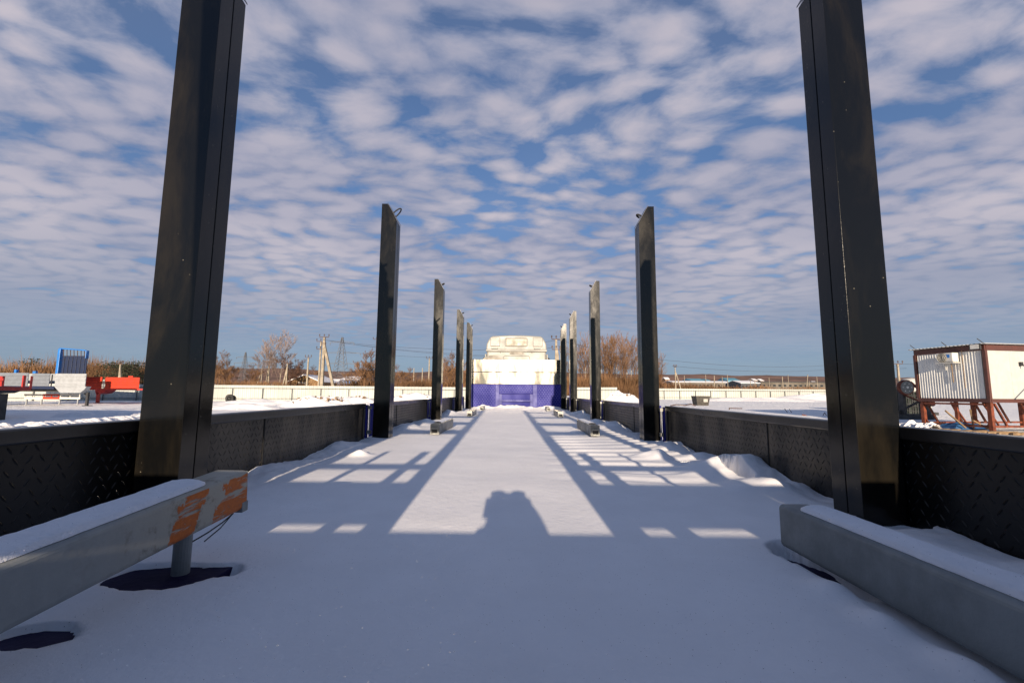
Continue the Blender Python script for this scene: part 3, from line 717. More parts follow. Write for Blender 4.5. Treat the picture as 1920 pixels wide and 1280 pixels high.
# ------------------------------------------------------------------ fences
def fence(pxa, Ya, pxb, Yb, ttop, spacing, label, posts=True):
    a = P(pxa, 730, Ya); b = P(pxb, 730, Yb); a.z = b.z = 0
    L = (b-a).length; d_ = (b-a)/L; ang = math.atan2(d_.y, d_.x)
    ro = empty('metal_fence', (a.x, a.y, 0), ang, label=label, cat='fence')
    hgt = lambda t: ttop[0] + (ttop[1]-ttop[0])*t
    n = int(L/0.10); m = MB()
    for i in range(n+1):
        x = L*i/n; t = x/L; w = a + d_*x; yo = 0.018 if (i//2) % 2 else -0.018
        m.v += [(x, yo, GZ(w.x, w.y)-0.1), (x, yo, hgt(t))]
    for i in range(n): m.f.append((2*i, 2*i+2, 2*i+3, 2*i+1))
    m.build('sheet', M_FENCE, ro)
    r = MB()
    for zf in (-.33,):
        r.bar((0, -.06, ttop[0]+zf), (L, -.06, ttop[1]+zf), .05, .07)
    r.bar((0, -.06, GZ(a.x, a.y)+.25), (L, -.06, GZ(b.x, b.y)+.25), .05, .05)
    r.build('rail', M_POST, ro)
    x = 0.2
    while x < L:
        w = a + d_*x; p = MB(); p.box(x-.045, x+.045, -.15, -.09, GZ(w.x, w.y)-.1, hgt(x/L)-.29); p.build('post', M_POST, ro); x += spacing
    return ro
zt1 = P(200, 719.5, 45).z; zt2 = P(900, 726, 55).z
fence(-150, 43, 912, 55, (zt1, zt2), 3.0, 'cream sheet fence with dark posts running behind the left side boards')
fence(1075, 56, 1157, 57, (P(1075, 726, 56).z, P(1157, 726, 57).z), 2.9, 'short cream sheet fence end beside the snow heap right of the lorry')
fence(1212, 68, 1960, 82, (P(1212, 728, 68).z, P(1960, 732, 82).z), 2.6, 'long cream sheet fence with dark posts across the right of the yard')

# ------------------------------------------------------------------ snow heaps
def heap(name_, px, Y, w, dpt, h, label, dirty=None):
    g = G(px, Y); m = MB(); n = 36; sd = px*.13
    for j in range(n+1):
        for i in range(n+1):
            x = (i/n*2-1); y = (j/n*2-1); r = math.sqrt(x*x+y*y)
            z = max(0, 1-r**1.7)*h*(1+.35*noise.noise((x*2+sd, y*2, 0))) + (.28*h*noise.noise((x*5+sd, y*5, 3)) + .12*h*noise.noise((x*12+sd, y*12, 8)))*max(0, 1-r) - .12
            m.v.append((x*w/2, y*dpt/2, z))
    for j in range(n):
        for i in range(n): m.f.append((j*(n+1)+i, j*(n+1)+i+1, (j+1)*(n+1)+i+1, (j+1)*(n+1)+i))
    o = m.build('snow_heap', M_PILE, smooth=True, loc=g); tag(o, label, 'snow heap', 'snow heaps along the yard fences')
    if dirty:
        c = MB(); rnd = random.Random(int(px))
        for k in range(dirty):
            x = rnd.uniform(-.5, .6)*w/2; y = -rnd.uniform(.1, .55)*dpt/2; r = math.hypot(x/(w/2), y/(dpt/2)); z = max(0, 1-r**1.7)*h*.98
            s_ = rnd.uniform(.06, .2); c.add([(x+s_*rnd.uniform(-1,1), y+s_*rnd.uniform(-1,1), z+s_*rnd.uniform(-.8,.8)-.02) for _ in range(6)], [(0,1,2),(0,2,3),(0,3,4),(0,4,5),(1,2,5),(3,4,1),(2,4,5)])
        c.build('soil_clods', M_WOOD, o)
heap('a', 606, 38, 8, 4, .95, 'pointed snow heap with a soil patch in front of the left fence', 26)
heap('b', 665, 39, 8, 4, .95, 'broad lumpy snow heap beside the second left stake', 14)
heap('c', 500, 41, 12, 4, .55, 'long low snow bank at the foot of the left fence')
heap('d', 780, 44, 9, 4, 1.1, 'snow heap with soil seen between the second and third left stakes', 8)
heap('e', 450, 33, 9, 3, .5, 'low snow ridge on the open yard at left')
heap('f', 1163, 57, 5.5, 5, 1.3, 'rounded snow heap past the end of the short fence', 6)
heap('g', 1580, 70, 30, 6, 1.0, 'wide smooth snow bank under the right fence')
heap('h', 1420, 64, 24, 5, .6, 'shallow snow bank behind the dark bin')
def ridge(px0, Y0, px1, Y1, h, label):
    a = G(px0, Y0); b = G(px1, Y1); m = MB(); n = 160; k = 21
    dr = (b-a); nx = Vector((-dr.y, dr.x, 0)).normalized()
    for j in range(n+1):
        p = a+dr*(j/n)
        for i in range(k):
            t = i/(k-1)*2-1; z = h*(1-t*t)*(.75+.5*noise.noise((j*.06, px0, t))+.25*noise.noise((j*.22, t*2.5, 4))+.08*noise.noise((j*.5, t*5, 8)))-.06
            q = p+nx*t*1.0; m.v.append((q.x, q.y, GZ(q.x, q.y)+z))
    for j in range(n):
        for i in range(k-1): m.f.append((j*k+i, j*k+i+1, (j+1)*k+i+1, (j+1)*k+i))
    o = m.build('snow_ridge', M_PILE, smooth=True); tag(o, label, 'snow heap', 'ploughed snow ridges in the left yard')
ridge(-60, 15.5, 250, 22, .36, 'ploughed ridge of snow nearest to the left side board')
ridge(120, 24.5, 330, 26, .3, 'low ploughed snow ridge behind the nearest one')
ridge(1688, 20.5, 1745, 19.5, .45, 'small snow ridge beside the cabin leg')

# ------------------------------------------------------------------ poles, pylons and wires
def pole(px, Y, ytop, label, strut=None, w=.26, arms=(('t', 1.6),), group='concrete power poles', ybase=None, lean=0, name='power_pole', col=None):
    g = G(px, Y, -.3); top = P(px, ytop, Y); h = top.z-g.z
    ro = empty(name, g, label=label, cat='pole', group=group)
    m = MB(); m.add([(-w/2,-w/2,0),(w/2,-w/2,0),(w/2,w/2,0),(-w/2,w/2,0),(-w*.3+lean,-w*.3,h),(w*.3+lean,-w*.3,h),(w*.3+lean,w*.3,h),(-w*.3+lean,w*.3,h)],
                    [(0,3,2,1),(4,5,6,7),(0,1,5,4),(1,2,6,5),(2,3,7,6),(3,0,4,7)])
    m.build('post', col or M_CONC, ro)
    if strut:
        m = MB(); m.bar((strut, 0, 0), (lean*.7, 0, h*.88), w*.75, w*.75, up=(0,1,0)); m.build('strut', col or M_CONC, ro)
    z = h
    for kind, aw in arms:
        m = MB(); m.bar((-aw/2+lean,-.1,z), (aw/2+lean,-.1,z), .09, .09); ar = m.build('crossarm', M_IRON, ro)
        for x in (-aw/2, 0, aw/2):
            i_ = MB(); i_.tube((x+lean,-.1,z), (x+lean,-.1,z+.28), .03, .03, 6); i_.tube((x+lean,-.1,z+.2), (x+lean,-.1,z+.42), .085, .06, 8); i_.build('insulator', M_IRON, ar)
        z -= 1.15
    return ro
pole(603, 62, 632, 'thick concrete pole with long strut and three insulators, tallest pole on the left', strut=2.1, w=.44, arms=(('t', 1.3), ('b', .5)))
pole(597, 66, 640, 'slim twin post pole directly left of the strutted pole', w=.26, arms=(('t', 1.2), ('b', 1.1)))
pole(575, 75, 670, 'short concrete pole in front of the barn roof', w=.30, arms=(('t', 1.0),))
pole(536, 78, 681, 'concrete pole with strut left of the barn', strut=-.85, w=.26, arms=(('t', .8),))
pole(502, 88, 677, 'concrete pole with short strut in front of the birches', strut=-.7, w=.26, arms=())
pole(489, 95, 688, 'thin concrete pole with wide strut left of the birches', strut=-1.5, w=.22, arms=(('t', .9),))
pole(1043, 50, 636, 'concrete pole with strut behind the steel headboard, right of the lorry', strut=.85, w=.36, arms=(('t', 1.0), ('b', .9)))
pole(803.5, 90, 672, 'concrete pole seen between the second and third left stakes', w=.3, arms=(('t', 1.2),))
pole(775, 110, 690, 'thin short pole left of the third left stake', w=.25, arms=())
pole(791, 110, 690, 'thin short pole beside the third left stake', w=.25, arms=())
pole(1267, 80, 688, 'pale strutted pole left of the dark bin', strut=1.4, w=.2, arms=(('t', .5),))
pole(1687, 60, 682, 'concrete pole between the right stake and the cabin', w=.3, arms=(('t', 1.2),))
pole(221, 60, 682, 'pale strutted pole in front of the pines above the red trailer', strut=.6, w=.22, arms=(('t', .9),))
pole(702, 85, 636, 'dark tall pole just left of the second left stake', w=.2, arms=(('t', 1.2),), col=M_IRON)
for k, (px, yt, dx, lb) in enumerate([(1284,704,0,'thin distant post right of the pale strutted pole'),(1324,702,0,'thin distant post above the left part of the bin'),(1340,704,0,'thick pale post right of the bin'),(1355,706,0,'thin post left of the teal shed'),(1365,702,0,'thin post at the left end of the teal shed'),
        (1408,712,0,'white post before the dark shed'),(1416,712,0,'second white post before the dark shed'),(1443,708,0,'thin post right of the white post pair'),(1468,706,0,'pale post at middle of the right fence'),(1479,702,0,'thin post beside the pale middle post'),(1510,702,.9,'leaning post near the right stake'),(1518,714,0,'short post right of the leaning post'),(1533,706,0,'dark thin post nearest the right stake')]):
    pole(px, 120, yt, lb, w=.24 if k in (2,8,10) else .15, arms=(), lean=dx, group='distant posts beyond the right fence', name='distant_post')

def pylon(px, Y, ytop, wb, label, arms):
    g = G(px, Y, -.3); h = P(px, ytop, Y).z-g.z; ro = empty('lattice_pylon', g, label=label, cat='pylon', group='lattice pylons')
    m = MB(); n = 14; t_ = .08 if Y < 150 else .12
    def c(sx_, sy_, z): w = wb/2*(max(0, 1-z/h)**1.25*.93+.07); return (sx_*w, sy_*w, z)
    for sx_ in (-1, 1):
        for sy_ in (-1, 1): m.bar(c(sx_, sy_, 0), c(sx_, sy_, h), t_*1.2)
    for i in range(n):
        z0, z1 = h*(1-(1-i/n)**1.0), h*(i+1)/n
        for sy_ in (-1, 1): m.bar(c(-1, sy_, z0), c(1, sy_, z1), t_*.7); m.bar(c(1, sy_, z0), c(-1, sy_, z1), t_*.7)
        for sx_ in (-1, 1): m.bar(c(sx_, -1, z0), c(sx_, 1, z1), t_*.7)
    m.build('tower', M_LATT, ro)
    for zf, aw in arms:
        a = MB(); z = h*zf; a.bar((-aw/2,0,z), (aw/2,0,z), t_); a.bar((-aw/2,0,z), (0,0,z+h*.035), t_*.7); a.bar((aw/2,0,z), (0,0,z+h*.035), t_*.7)
        for x in (-aw/2, aw/2): a.bar((x,0,z), (x,0,z-h*.05), t_*1.4)
        a.build('crossarm', M_LATT, ro)
pylon(637, 130, 632, 4.8, 'large lattice pylon right of the strutted pole', [(.90,7),(.70,11),(.50,9)])
pylon(455.5, 230, 660, 4.2, 'small distant lattice pylon between bushes and birches', [(.85,9),(.68,11),(.52,12)])

def wire(pts_px, label, r=.03, grp='overhead power wires', sag=.0):
    """pts: (px,py,Y) end points, sagging between"""
    m = MB(); 
    for (a, b) in zip(pts_px[:-1], pts_px[1:]):
        A = P(*a); B = P(*b); L = (B-A).length; pp = []
        for k in range(13): t = k/12; q = A.lerp(B, t); q.z -= 4*(sag or L*.012)*t*(1-t); pp.append(q)
        m.path(pp, r, 4)
    o = m.build('power_wire', M_WIRE); tag(o, label, 'wire', grp)
wire([(603,636,62),(900,668,50),(1043,650,50)], 'upper wire from the strutted pole to the pole behind the lorry', .016)
wire([(608,637,62),(900,656,50),(1041,638,50)], 'wire crossing behind the left stakes at lorry roof height', .016)
wire([(641,643,130),(960,668,140)], 'wire from the large pylon toward the lorry', .03)
wire([(645,660,130),(960,672,140)], 'lower wire from the large pylon toward the lorry', .03)
wire([(489,686,95),(455,683,230)], 'wire from the thin strutted pole to the distant pylon', .03)
wire([(380,686,110),(489,684,95)], 'wire running left above the orange bushes', .03)
wire([(380,700,150),(620,702,150)], 'low wire left of the barn', .03)
wire([(1043,636,50),(1260,676,75),(1560,684,110),(1687,684,60)], 'upper wire across the right sky to the cabin pole', .022)
wire([(1260,686,75),(1560,692,110),(1700,690,90)], 'lower wire across the right sky', .022)
wire([(1687,682,60),(1960,672,40)], 'wire from the cabin pole to the right edge', .016)

# ------------------------------------------------------------------ trees
def twig_tree(seed, h, spread, levels=5, r0=.12, up=.35, nb=3, trunk_lv=1, minr=.012, lean=0, crown_start=.3):
    rnd = random.Random(seed); T = MB(); C = MB()
    def rec(p, d_, L, r, lv):
        tgt = T if lv < trunk_lv else C
        n = 3 if lv == 0 else 2
        q = p
        for k in range(n):
            dd = (d_ + Vector((rnd.uniform(-1,1), rnd.uniform(-1,1), rnd.uniform(-.5,.8)))*(.06 if lv == 0 else .16)).normalized()
            q2 = q + dd*L/n; ra = r*(1-.38*k/n); rb = r*(1-.38*(k+1)/n)
            tgt.tube(q, q2, max(ra, minr), max(rb, minr*.8), 5 if lv == 0 else 3, cap=False)
            if lv > 0 and lv < levels:
                for _ in range(nb-1 if k else 1): sub(q2, dd, L, rb, lv)
            elif lv == 0:
                m_ = 3
                if (k+1)/n > crown_start:
                    for _ in range(m_): sub(q2, dd, L, rb*.8, lv)
            q = q2; d_ = dd
        if lv < levels: rec(q, (d_+Vector((rnd.uniform(-.3,.3), rnd.uniform(-.3,.3), .1))).normalized(), L*.62, r*.6, lv+1)
    def sub(q, dd, L, r, lv):
        a = rnd.uniform(0, 2*math.pi); side = Vector((math.cos(a), math.sin(a), 0))
        nd = (dd*(.55) + side*spread*rnd.uniform(.6,1.2) + Vector((0,0,up*rnd.uniform(.2,1.2)))).normalized()
        rec(q, nd, L*rnd.uniform(.42,.62), r*.55, lv+1)
    rec(Vector((0,0,0)), Vector((lean,0,1)).normalized(), h*.62, r0, 0)
    return T, C
def make_tree(name, px, Y, seed, h, tw, bark, label, grp, cat='tree', **kw):
    T, C = twig_tree(seed, h, **kw)
    g = G(px, Y, -.2); ro = empty(name, g, label=label, cat=cat, group=grp)
    T.build('trunk', bark, ro); C.build('crown', tw, ro)
    return ro
def put(proto, px, Y, rz, sc, label, grp=None):
    c = copy_tree(proto); c.location = G(px, Y, -.2); c.rotation_euler = (0,0,rz); c.scale = (sc, sc, sc*1.0); c['label'] = label
    if grp: c['group'] = grp
    return c
GW = 'bare birches and poplars in the wood right of the lorry'
t1 = make_tree('birch_tree', 1098, 92, 11, 9.2, M_TWIG, M_BIRCH, 'pale trunked birch at the left edge of the right hand wood', GW, spread=.55, r0=.11, up=.6, levels=4, nb=3, minr=.016)
t2 = make_tree('birch_tree', 1155, 92, 23, 9.6, M_TWIG, M_BIRCH, 'slim white trunked birch in the middle of the right hand wood', GW, spread=.6, r0=.12, up=.6, levels=4, nb=3, minr=.016)
t3 = make_tree('bare_tree', 1135, 104, 5, 10.0, M_TWIG, M_TWIG, 'tall brown bare tree at the middle of the wood', GW, spread=.5, r0=.12, up=.8, levels=4, nb=3, minr=.02)
wood = [(t1,1108,96,1.0,.95,'birch just left of the third right stake'),(t3,1117,100,2.0,.85,'brown bare tree behind the third right stake'),(t2,1128,94,3.3,.9,'birch right of the third right stake'),(t3,1146,98,.7,.9,'brown bare tree between two birches'),
        (t1,1164,92,2.6,1.02,'forked birch left of the second right stake'),(t3,1172,100,4.0,.95,'tall bare tree left of the second right stake'),(t2,1182,96,5.1,.9,'birch close to the second right stake'),(t3,1190,98,5.9,.9,'bare tree at the left side of the second right stake'),
        (t3,1090,98,1.2,.8,'low bare tree right of the fourth right stake'),(t1,1208,96,.3,.85,'bare tree hidden behind the second right stake'),(t2,1230,92,1.8,.72,'last pale tree right of the second right stake'),(t3,1238,92,2.9,.6,'small bare tree at the right end of the wood')]
for a in wood: put(*a)
for a in [(t1,1102,100,4.4,.88,'slender birch between the fourth and third right stakes'),(t3,1140,92,5.3,.75,'shorter brown tree in the middle of the wood'),(t2,1176,90,.2,.8,'lower birch at the right part of the wood'),(t3,1068,100,3.1,.8,'bare tree seen between the fourth and fifth right stakes'),(t3,1150,108,1.9,1.0,'high bare tree deepest in the wood')]: put(*a)
GL = 'pale birches above the left fence'
b1 = make_tree('birch_tree', 505, 84, 31, 8.4, M_TWIGP, M_BIRCH, 'left one of the two tall pale birches', GL, spread=.62, r0=.11, up=.45, levels=4, nb=4, minr=.018)
b2 = make_tree('birch_tree', 524, 84, 37, 8.6, M_TWIGP, M_BIRCH, 'right one of the two tall pale birches', GL, spread=.6, r0=.11, up=.5, levels=4, nb=4, minr=.018)
d1 = make_tree('bare_bush', 540, 80, 41, 5.6, M_TWIGD, M_TWIGD, 'dark rounded bare bush left of the barn', 'bare bushes above the left fence', 'bush', spread=.95, r0=.1, up=.5, levels=4, nb=4, minr=.022, crown_start=0)
d2 = make_tree('bare_bush', 412, 76, 43, 5.4, M_TWIG, M_TWIG, 'rounded brown bare bush beside the large left stake', 'bare bushes above the left fence', 'bush', spread=.85, r0=.1, up=.7, levels=4, nb=4, minr=.02, crown_start=0)
for a in [(d2,398,78,1,.95,'brown bare bush touching the right edge of the large left stake'),(d2,426,78,2,.85,'smaller brown bush right of the rounded one'),(d2,472,82,3,.75,'faint low bush between pylon and thin pole'),(d1,552,86,2.2,.8,'dark bush behind the barn gable'),
          (d2,588,100,2.1,.8,'orange bush behind the barn roof'),(d2,655,100,.4,.75,'faint bush right of the large pylon'),(d2,684,74,.9,.98,'tall orange bush left of the second left stake'),(d2,693,76,3.9,1.05,'orange bush touching the second left stake'),(d2,680,80,5,.8,'lower orange bush by the blue building'),
          (d2,848,80,.9,1.05,'round orange bush left of the fourth left stake'),(d2,838,76,2.9,.9,'orange bush right of the third left stake'),(d2,872,80,1.9,.85,'orange bush between the fourth and fifth left stakes'),(d2,745,90,1.9,.8,'bush right of the second left stake'),(d2,765,95,4.9,.75,'low bush between the second and third left stakes')]: put(*a)

# scrub: uncountable dry brush in strips
def scrub(name, pxa, Ya, pxb, Yb, h, n, m_, label, seed, depth=10, cat='scrub'):
    rnd = random.Random(seed); m = MB(); A = G(pxa, Ya); B = G(pxb, Yb)
    for k in range(n):
        t = rnd.random(); p = A.lerp(B, t); p.y += rnd.uniform(0, depth); p.x += rnd.uniform(-1, 1); p.z = GZ(p.x, p.y)-.1
        hh = h*(.55+.5*noise.noise((t*14, seed, 0))+rnd.uniform(-.15,.35))
        for s_ in range(9):
            a = rnd.uniform(0, 6.28); sp = rnd.uniform(.05,.4)*hh; q = p+Vector((math.cos(a)*sp, math.sin(a)*sp, hh*rnd.uniform(.5,1)))
            w = .035+.00035*p.y; ss = Vector((w, rnd.uniform(-w, w), 0)); mid = p.lerp(q, .5)+Vector((rnd.uniform(-.1,.1), rnd.uniform(-.1,.1), .05))
            m.add([p-ss, p+ss, mid+ss*.8, mid-ss*.8, q], [(0,1,2,3),(3,2,4)])
            e_ = mid+Vector((rnd.uniform(-.5,.5), rnd.uniform(-.3,.3), rnd.uniform(.2,.6)))*hh*.5; m.add([mid-ss*.6, mid+ss*.6, e_], [(0,1,2)])
            e_ = mid+Vector((rnd.uniform(-.5,.5), rnd.uniform(-.3,.3), rnd.uniform(.2,.6)))*hh*.45; m.add([mid-ss*.6, mid+ss*.6, e_], [(0,1,2)])
    o = m.build(name, m_); tag(o, label, cat, kind='stuff')
scrub('scrub', 380, 70, 545, 78, 3.0, 750, M_SCRUB, 'orange dry scrub above the fence between the large left stake and the barn', 1)
scrub('scrub', 630, 72, 705, 76, 3.6, 360, M_SCRUB, 'orange dry scrub left of the second left stake', 2)
scrub('scrub', 735, 72, 905, 80, 3.8, 750, M_SCRUB, 'orange dry scrub between the left stakes and the headboard', 3)
scrub('scrub', 1062, 84, 1245, 88, 5.0, 1800, M_SCRUB, 'dense orange undergrowth of the wood right of the lorry', 4, depth=14)
scrub('scrub', 1240, 92, 1345, 100, 3.2, 420, M_SCRUB, 'orange scrub above the right fence near the pale strutted pole', 5)
scrub('scrub', 1345, 100, 1570, 110, 2.6, 800, M_SCRUB, 'orange scrub in front of the dark shed on the right', 6)
scrub('thicket', -120, 62, 250, 70, 6.3, 3000, M_SCRUB, 'tall orange thicket behind the trailers at the left edge', 7, depth=14)
scrub('scrub', 1157, 62, 1212, 64, 2.2, 260, M_SCRUB, 'dry orange scrub in the gap between the two right fences', 8, depth=5)

# dark pines at left
def pine(px, Y, h, w, seed, label):
    rnd = random.Random(seed); g = G(px, Y, -.2); ro = empty('pine_tree', g, label=label, cat='tree', group='dark pines on the left')
    T = MB(); T.tube((0,0,0), (.1,0,h*.9), .16, .06, 6); C = MB()
    for k in range(16):
        a = rnd.uniform(0, 6.28); z = h*rnd.uniform(.42,.9); r = w/2*rnd.uniform(.3,1)*(1.15-abs(z/h-.6)*1.2)
        c = Vector((math.cos(a)*r, math.sin(a)*r, z)); T.tube((.05,0,z*.85), c, .05, .02, 4)
        for j in range(110):
            d_ = Vector((rnd.gauss(0,1)*.62, rnd.gauss(0,1)*.6, rnd.gauss(0,1)*.26)); q = c+d_; s_ = rnd.uniform(.07,.2)
            e1 = Vector((rnd.uniform(-1,1), rnd.uniform(-1,1), rnd.uniform(-.3,1))).normalized()*s_; e2 = Vector((rnd.uniform(-1,1), rnd.uniform(-1,1), rnd.uniform(-1,1))).normalized()*s_*.5
            C.add([q-e1, q+e2, q+e1, q-e2], [(0,1,2,3)])
    T.build('trunk', M_TWIGD, ro); C.build('crown', M_PINE, ro)
pine(222, 66, 5.9, 4.2, 3, 'broad dark pine above the red trailer'); pine(244, 64, 5.3, 3.4, 4, 'dark pine beside the large left stake'); pine(52, 72, 6.1, 3.4, 6, 'dark low pine crown in the orange thicket')

# ------------------------------------------------------------------ buildings
def house(name, pxa, pxb, Y, yeave, yridge, dpt, wall, roof, label, snow=True, cat='building', gable='x', ov=.3):
    a = G(pxa, Y); b = G(pxb, Y); w = b.x-a.x; cx_ = (a.x+b.x)/2; gz = GZ(0, Y)-.2
    ro = empty(name, (cx_, Y, gz), label=label, cat=cat)
    ze = P((pxa+pxb)/2, yeave, Y).z-gz; zr = P((pxa+pxb)/2, yridge, Y).z-gz
    m = MB()
    if gable == 'front': m.prism([(-w/2,0),(w/2,0),(w/2,ze),(0,zr-.05),(-w/2,ze)], 0, dpt)
    else: m.prismx([(0,0),(dpt,0),(dpt,ze),(dpt/2,zr-.05),(0,ze)], -w/2, w/2)
    m.build('wall', wall, ro)
    r = MB()
    if gable == 'front':
        for s in (-1, 1): r.add([(s*(w/2+ov),-ov,ze-ov*.4),(0,-ov,zr),(0,dpt+ov,zr),(s*(w/2+ov),dpt+ov,ze-ov*.4),(s*(w/2+ov),-ov,ze-ov*.4+.16),(0,-ov,zr+.16),(0,dpt+ov,zr+.16),(s*(w/2+ov),dpt+ov,ze-ov*.4+.16)], [(0,1,2,3),(4,5,6,7),(0,1,5,4),(1,2,6,5),(2,3,7,6),(3,0,4,7)])
    else:
        for s in (0, 1):
            y0 = -ov if s == 0 else dpt+ov; r.add([(-w/2-ov,y0,ze-.1),(w/2+ov,y0,ze-.1),(w/2+ov,dpt/2,zr),(-w/2-ov,dpt/2,zr),(-w/2-ov,y0,ze+.04),(w/2+ov,y0,ze+.04),(w/2+ov,dpt/2,zr+.14),(-w/2-ov,dpt/2,zr+.14)], [(0,1,2,3),(4,5,6,7),(0,1,5,4),(1,2,6,5),(2,3,7,6),(3,0,4,7)])
    r.build('roof', roof, ro)
    return ro, w, ze
ro, w, ze = house('wooden_barn', 545, 597, 84, 714, 703, 8, M_BARN, M_PILE, 'brown wooden barn with a snowy gable roof behind the left fence', gable='front', ov=.5)
d_ = MB(); d_.box(-w*.24, w*.10, -.06, 0, 0, ze*.92); d_.build('door', M_WHITEP, ro)
d_ = MB(); d_.box(-w*.5, w*.5, -.08, -.01, ze*1.02, ze*1.12); d_.build('beam', M_WOOD, ro)
ro, w, ze = house('white_shed', 617, 630, 92, 717, 711, 4, M_WHITEP, M_PILE, 'tiny white shed between the pole strut and the post', ov=.2)
d_ = MB(); d_.box(-w*.1, w*.25, -.05, 0, .2, ze*.8); d_.build('window', M_HOLE, ro)
ro, w, ze = house('blue_building', 641, 672, 110, 711, 705.5, 7, mat('pale_blue_wall', (0.07,0.13,0.20), .6), M_PILE, 'blue building with a snowy roof right of the large pylon', ov=.3)
d_ = MB()
for k in range(5): d_.box(-w*.45+k*w*.19, -w*.45+k*w*.19+.14, -.05, 0, .1, ze-.1)
d_.build('wall_rib', M_BRIGHTBLUE, ro)
def windows(ro, w, z0, z1, n, m_, ww=.5):
    for k in range(n):
        x = -w/2+w*(k+.5)/n; q = MB(); q.box(x-w/n*ww/2, x+w/n*ww/2, -.06, 0, z0, z1); q.build('window', m_, ro)
YY = 300
ro, w, ze = house('teal_shed', 1296, 1321, YY, 713, 709, 16, M_ROOFB, M_ROOFB, 'teal industrial shed left of the bin, far away'); windows(ro, w, ze*.3, ze*.6, 4, M_GLASS)
ro, w, ze = house('teal_shed', 1325, 1332, YY, 713, 710, 14, M_ROOFB, M_ROOFB, 'small teal shed between two distant posts'); windows(ro, w, ze*.3, ze*.6, 2, M_GLASS)
ro, w, ze = house('teal_shed', 1365, 1388, YY, 713, 708, 16, M_ROOFB, M_ROOFB, 'larger teal shed with bright end wall in the middle distance'); windows(ro, w, ze*.3, ze*.6, 4, M_GLASS)
ro, w, ze = house('long_shed', 1262, 1372, 210, 716.5, 713.5, 14, M_SHED, M_PILE, 'long dark shed with snow covered roof beyond the right fence'); windows(ro, w, ze*.5, ze*.7, 16, M_GLASS)
ro, w, ze = house('long_shed', 1390, 1425, 190, 718, 713, 14, mat('slate_wall', (.05,.06,.07), .7), M_PILE, 'dark slate shed right of the teal sheds'); windows(ro, w, ze*.5, ze*.7, 5, M_GLASS)
ro, w, ze = house('long_shed', 1428, 1625, 230, 717, 715, 14, M_SHED, M_SHED, 'very long low brown shed reaching behind the right stake'); windows(ro, w, ze*.5, ze*.7, 20, M_GLASS)
ro, w, ze = house('village_house', 1248, 1256, 400, 711, 707, 9, M_BARN, M_PILE, 'small house with snowy roof on the slope right of the wood'); windows(ro, w, ze*.3, ze*.6, 2, M_GLASS)
for k, (px, yy) in enumerate(((1418,713),(1430,713.5),(1532,718),(1545,719))):
    ro, w, ze = house('village_house', px-3, px+3, 330+k*20, yy, yy-3.5, 9, M_BARN, M_PILE, ['far house with snowy roof above the white posts','second far house right of the white posts','far low house left of the right stake','far low house touching the right stake'][k]); windows(ro, w, ze*.3, ze*.6, 2, M_GLASS)

# ------------------------------------------------------------------ left yard: parked trailers
def box_px(mb, pxa, pya, pxb, pyb, Y, dy, org, yo=0):
    a = P(pxa, pyb, Y); b = P(pxb, pya, Y); mb.box(a.x-org.x, b.x-org.x, Y+yo-org.y, Y+yo+dy-org.y, a.z-org.z, b.z-org.z)
def ground_leg(mb, px, Y, w, ztop, org, yo=0):
    g = G(px, Y); mb.box(g.x-w/2-org.x, g.x+w/2-org.x, Y+yo-org.y, Y+yo+w-org.y, 0.0, ztop-org.z)
def wheels(ro, xs, r=.5, y0=.1, dpt=.35):
    for x in xs:
        w = MB(); w.tube((x,y0,r), (x,y0+dpt,r), r, r, 22); wh = w.build('wheel', M_RUBBER, ro, bevel=.03); w = MB(); w.tube((x,y0-.02,r), (x,y0+.1,r), r*.5, r*.5, 18); w.build('rim', M_GALV, wh)
# grey drop-side trailer
YG = 35; og = G(80, YG); ro = empty('dropside_trailer', og, label='grey dropside trailer with folded panels in front of the blue headboard', cat='trailer', group='trailers parked at the left')
def side_panel(pxa, pxb, pya, pyb, Y, m_, org, par, ribs=3, nm='side_panel', rm=None):
    mb = MB(); box_px(mb, pxa, pya, pxb, pyb, Y, .04, org); o = mb.build(nm, m_, par)
    mb = MB()
    for k in range(ribs):
        y_ = pya+(pyb-pya)*(k+.6)/(ribs+.2); box_px(mb, pxa+1.5, y_-.8, pxb-1.5, y_+.8, Y, .05, org, -.04)
    mb.build('rib', rm or m_, o, bevel=.012)
    return o
side_panel(102, 162, 700.5, 724, YG, M_GREYP, og, ro); side_panel(58, 94, 700, 723, YG, M_GREYP_SHADE, og, ro); side_panel(-60, 54, 699, 722, YG, M_GREYP_SHADE, og, ro)
mb = MB(); box_px(mb, 95, 702, 99, 724, YG, .06, og, -.03); mb.build('corner_post', M_DARK, ro)
side_panel(-60, 162, 701, 718, YG+2.5, M_GREYP, og, ro, nm='far_side_panel')
a = P(101, 724, YG); b = P(162, 724, YG); c = P(112, 736.5, YG); d_ = P(158, 730, YG); e = P(150, 736.5, YG)
mb = MB(); mb.prism([(a.x-og.x,a.z-og.z-.01),(b.x-og.x,b.z-og.z-.01),(d_.x-og.x,d_.z-og.z),(e.x-og.x,e.z-og.z),(c.x-og.x,c.z-og.z)], .0, .45); mb.build('gooseneck', M_GREYP, ro, bevel=.03)
mb = MB(); box_px(mb, -60, 723.5, 101, 728, YG, 2.4, og, .02); mb.build('deck_frame', M_NAVY_SHADED, ro)
mb = MB(); box_px(mb, -60, 728.5, 100, 733, YG, .3, og, .6); mb.build('chassis', M_DARK, ro)
mb = MB(); ground_leg(mb, 155, YG, .16, P(155, 735, YG).z, og, .4); g = G(155, YG); mb.box(g.x-og.x-.22, g.x-og.x+.22, .3, .75, .0, .06); mb.bar((g.x-og.x,.45,.75), (g.x-og.x-.6,.6,1.2), .07); mb.build('landing_leg', M_DARK, ro)
wheels(ro, [G(px, YG).x-og.x for px in (-50, -22)])
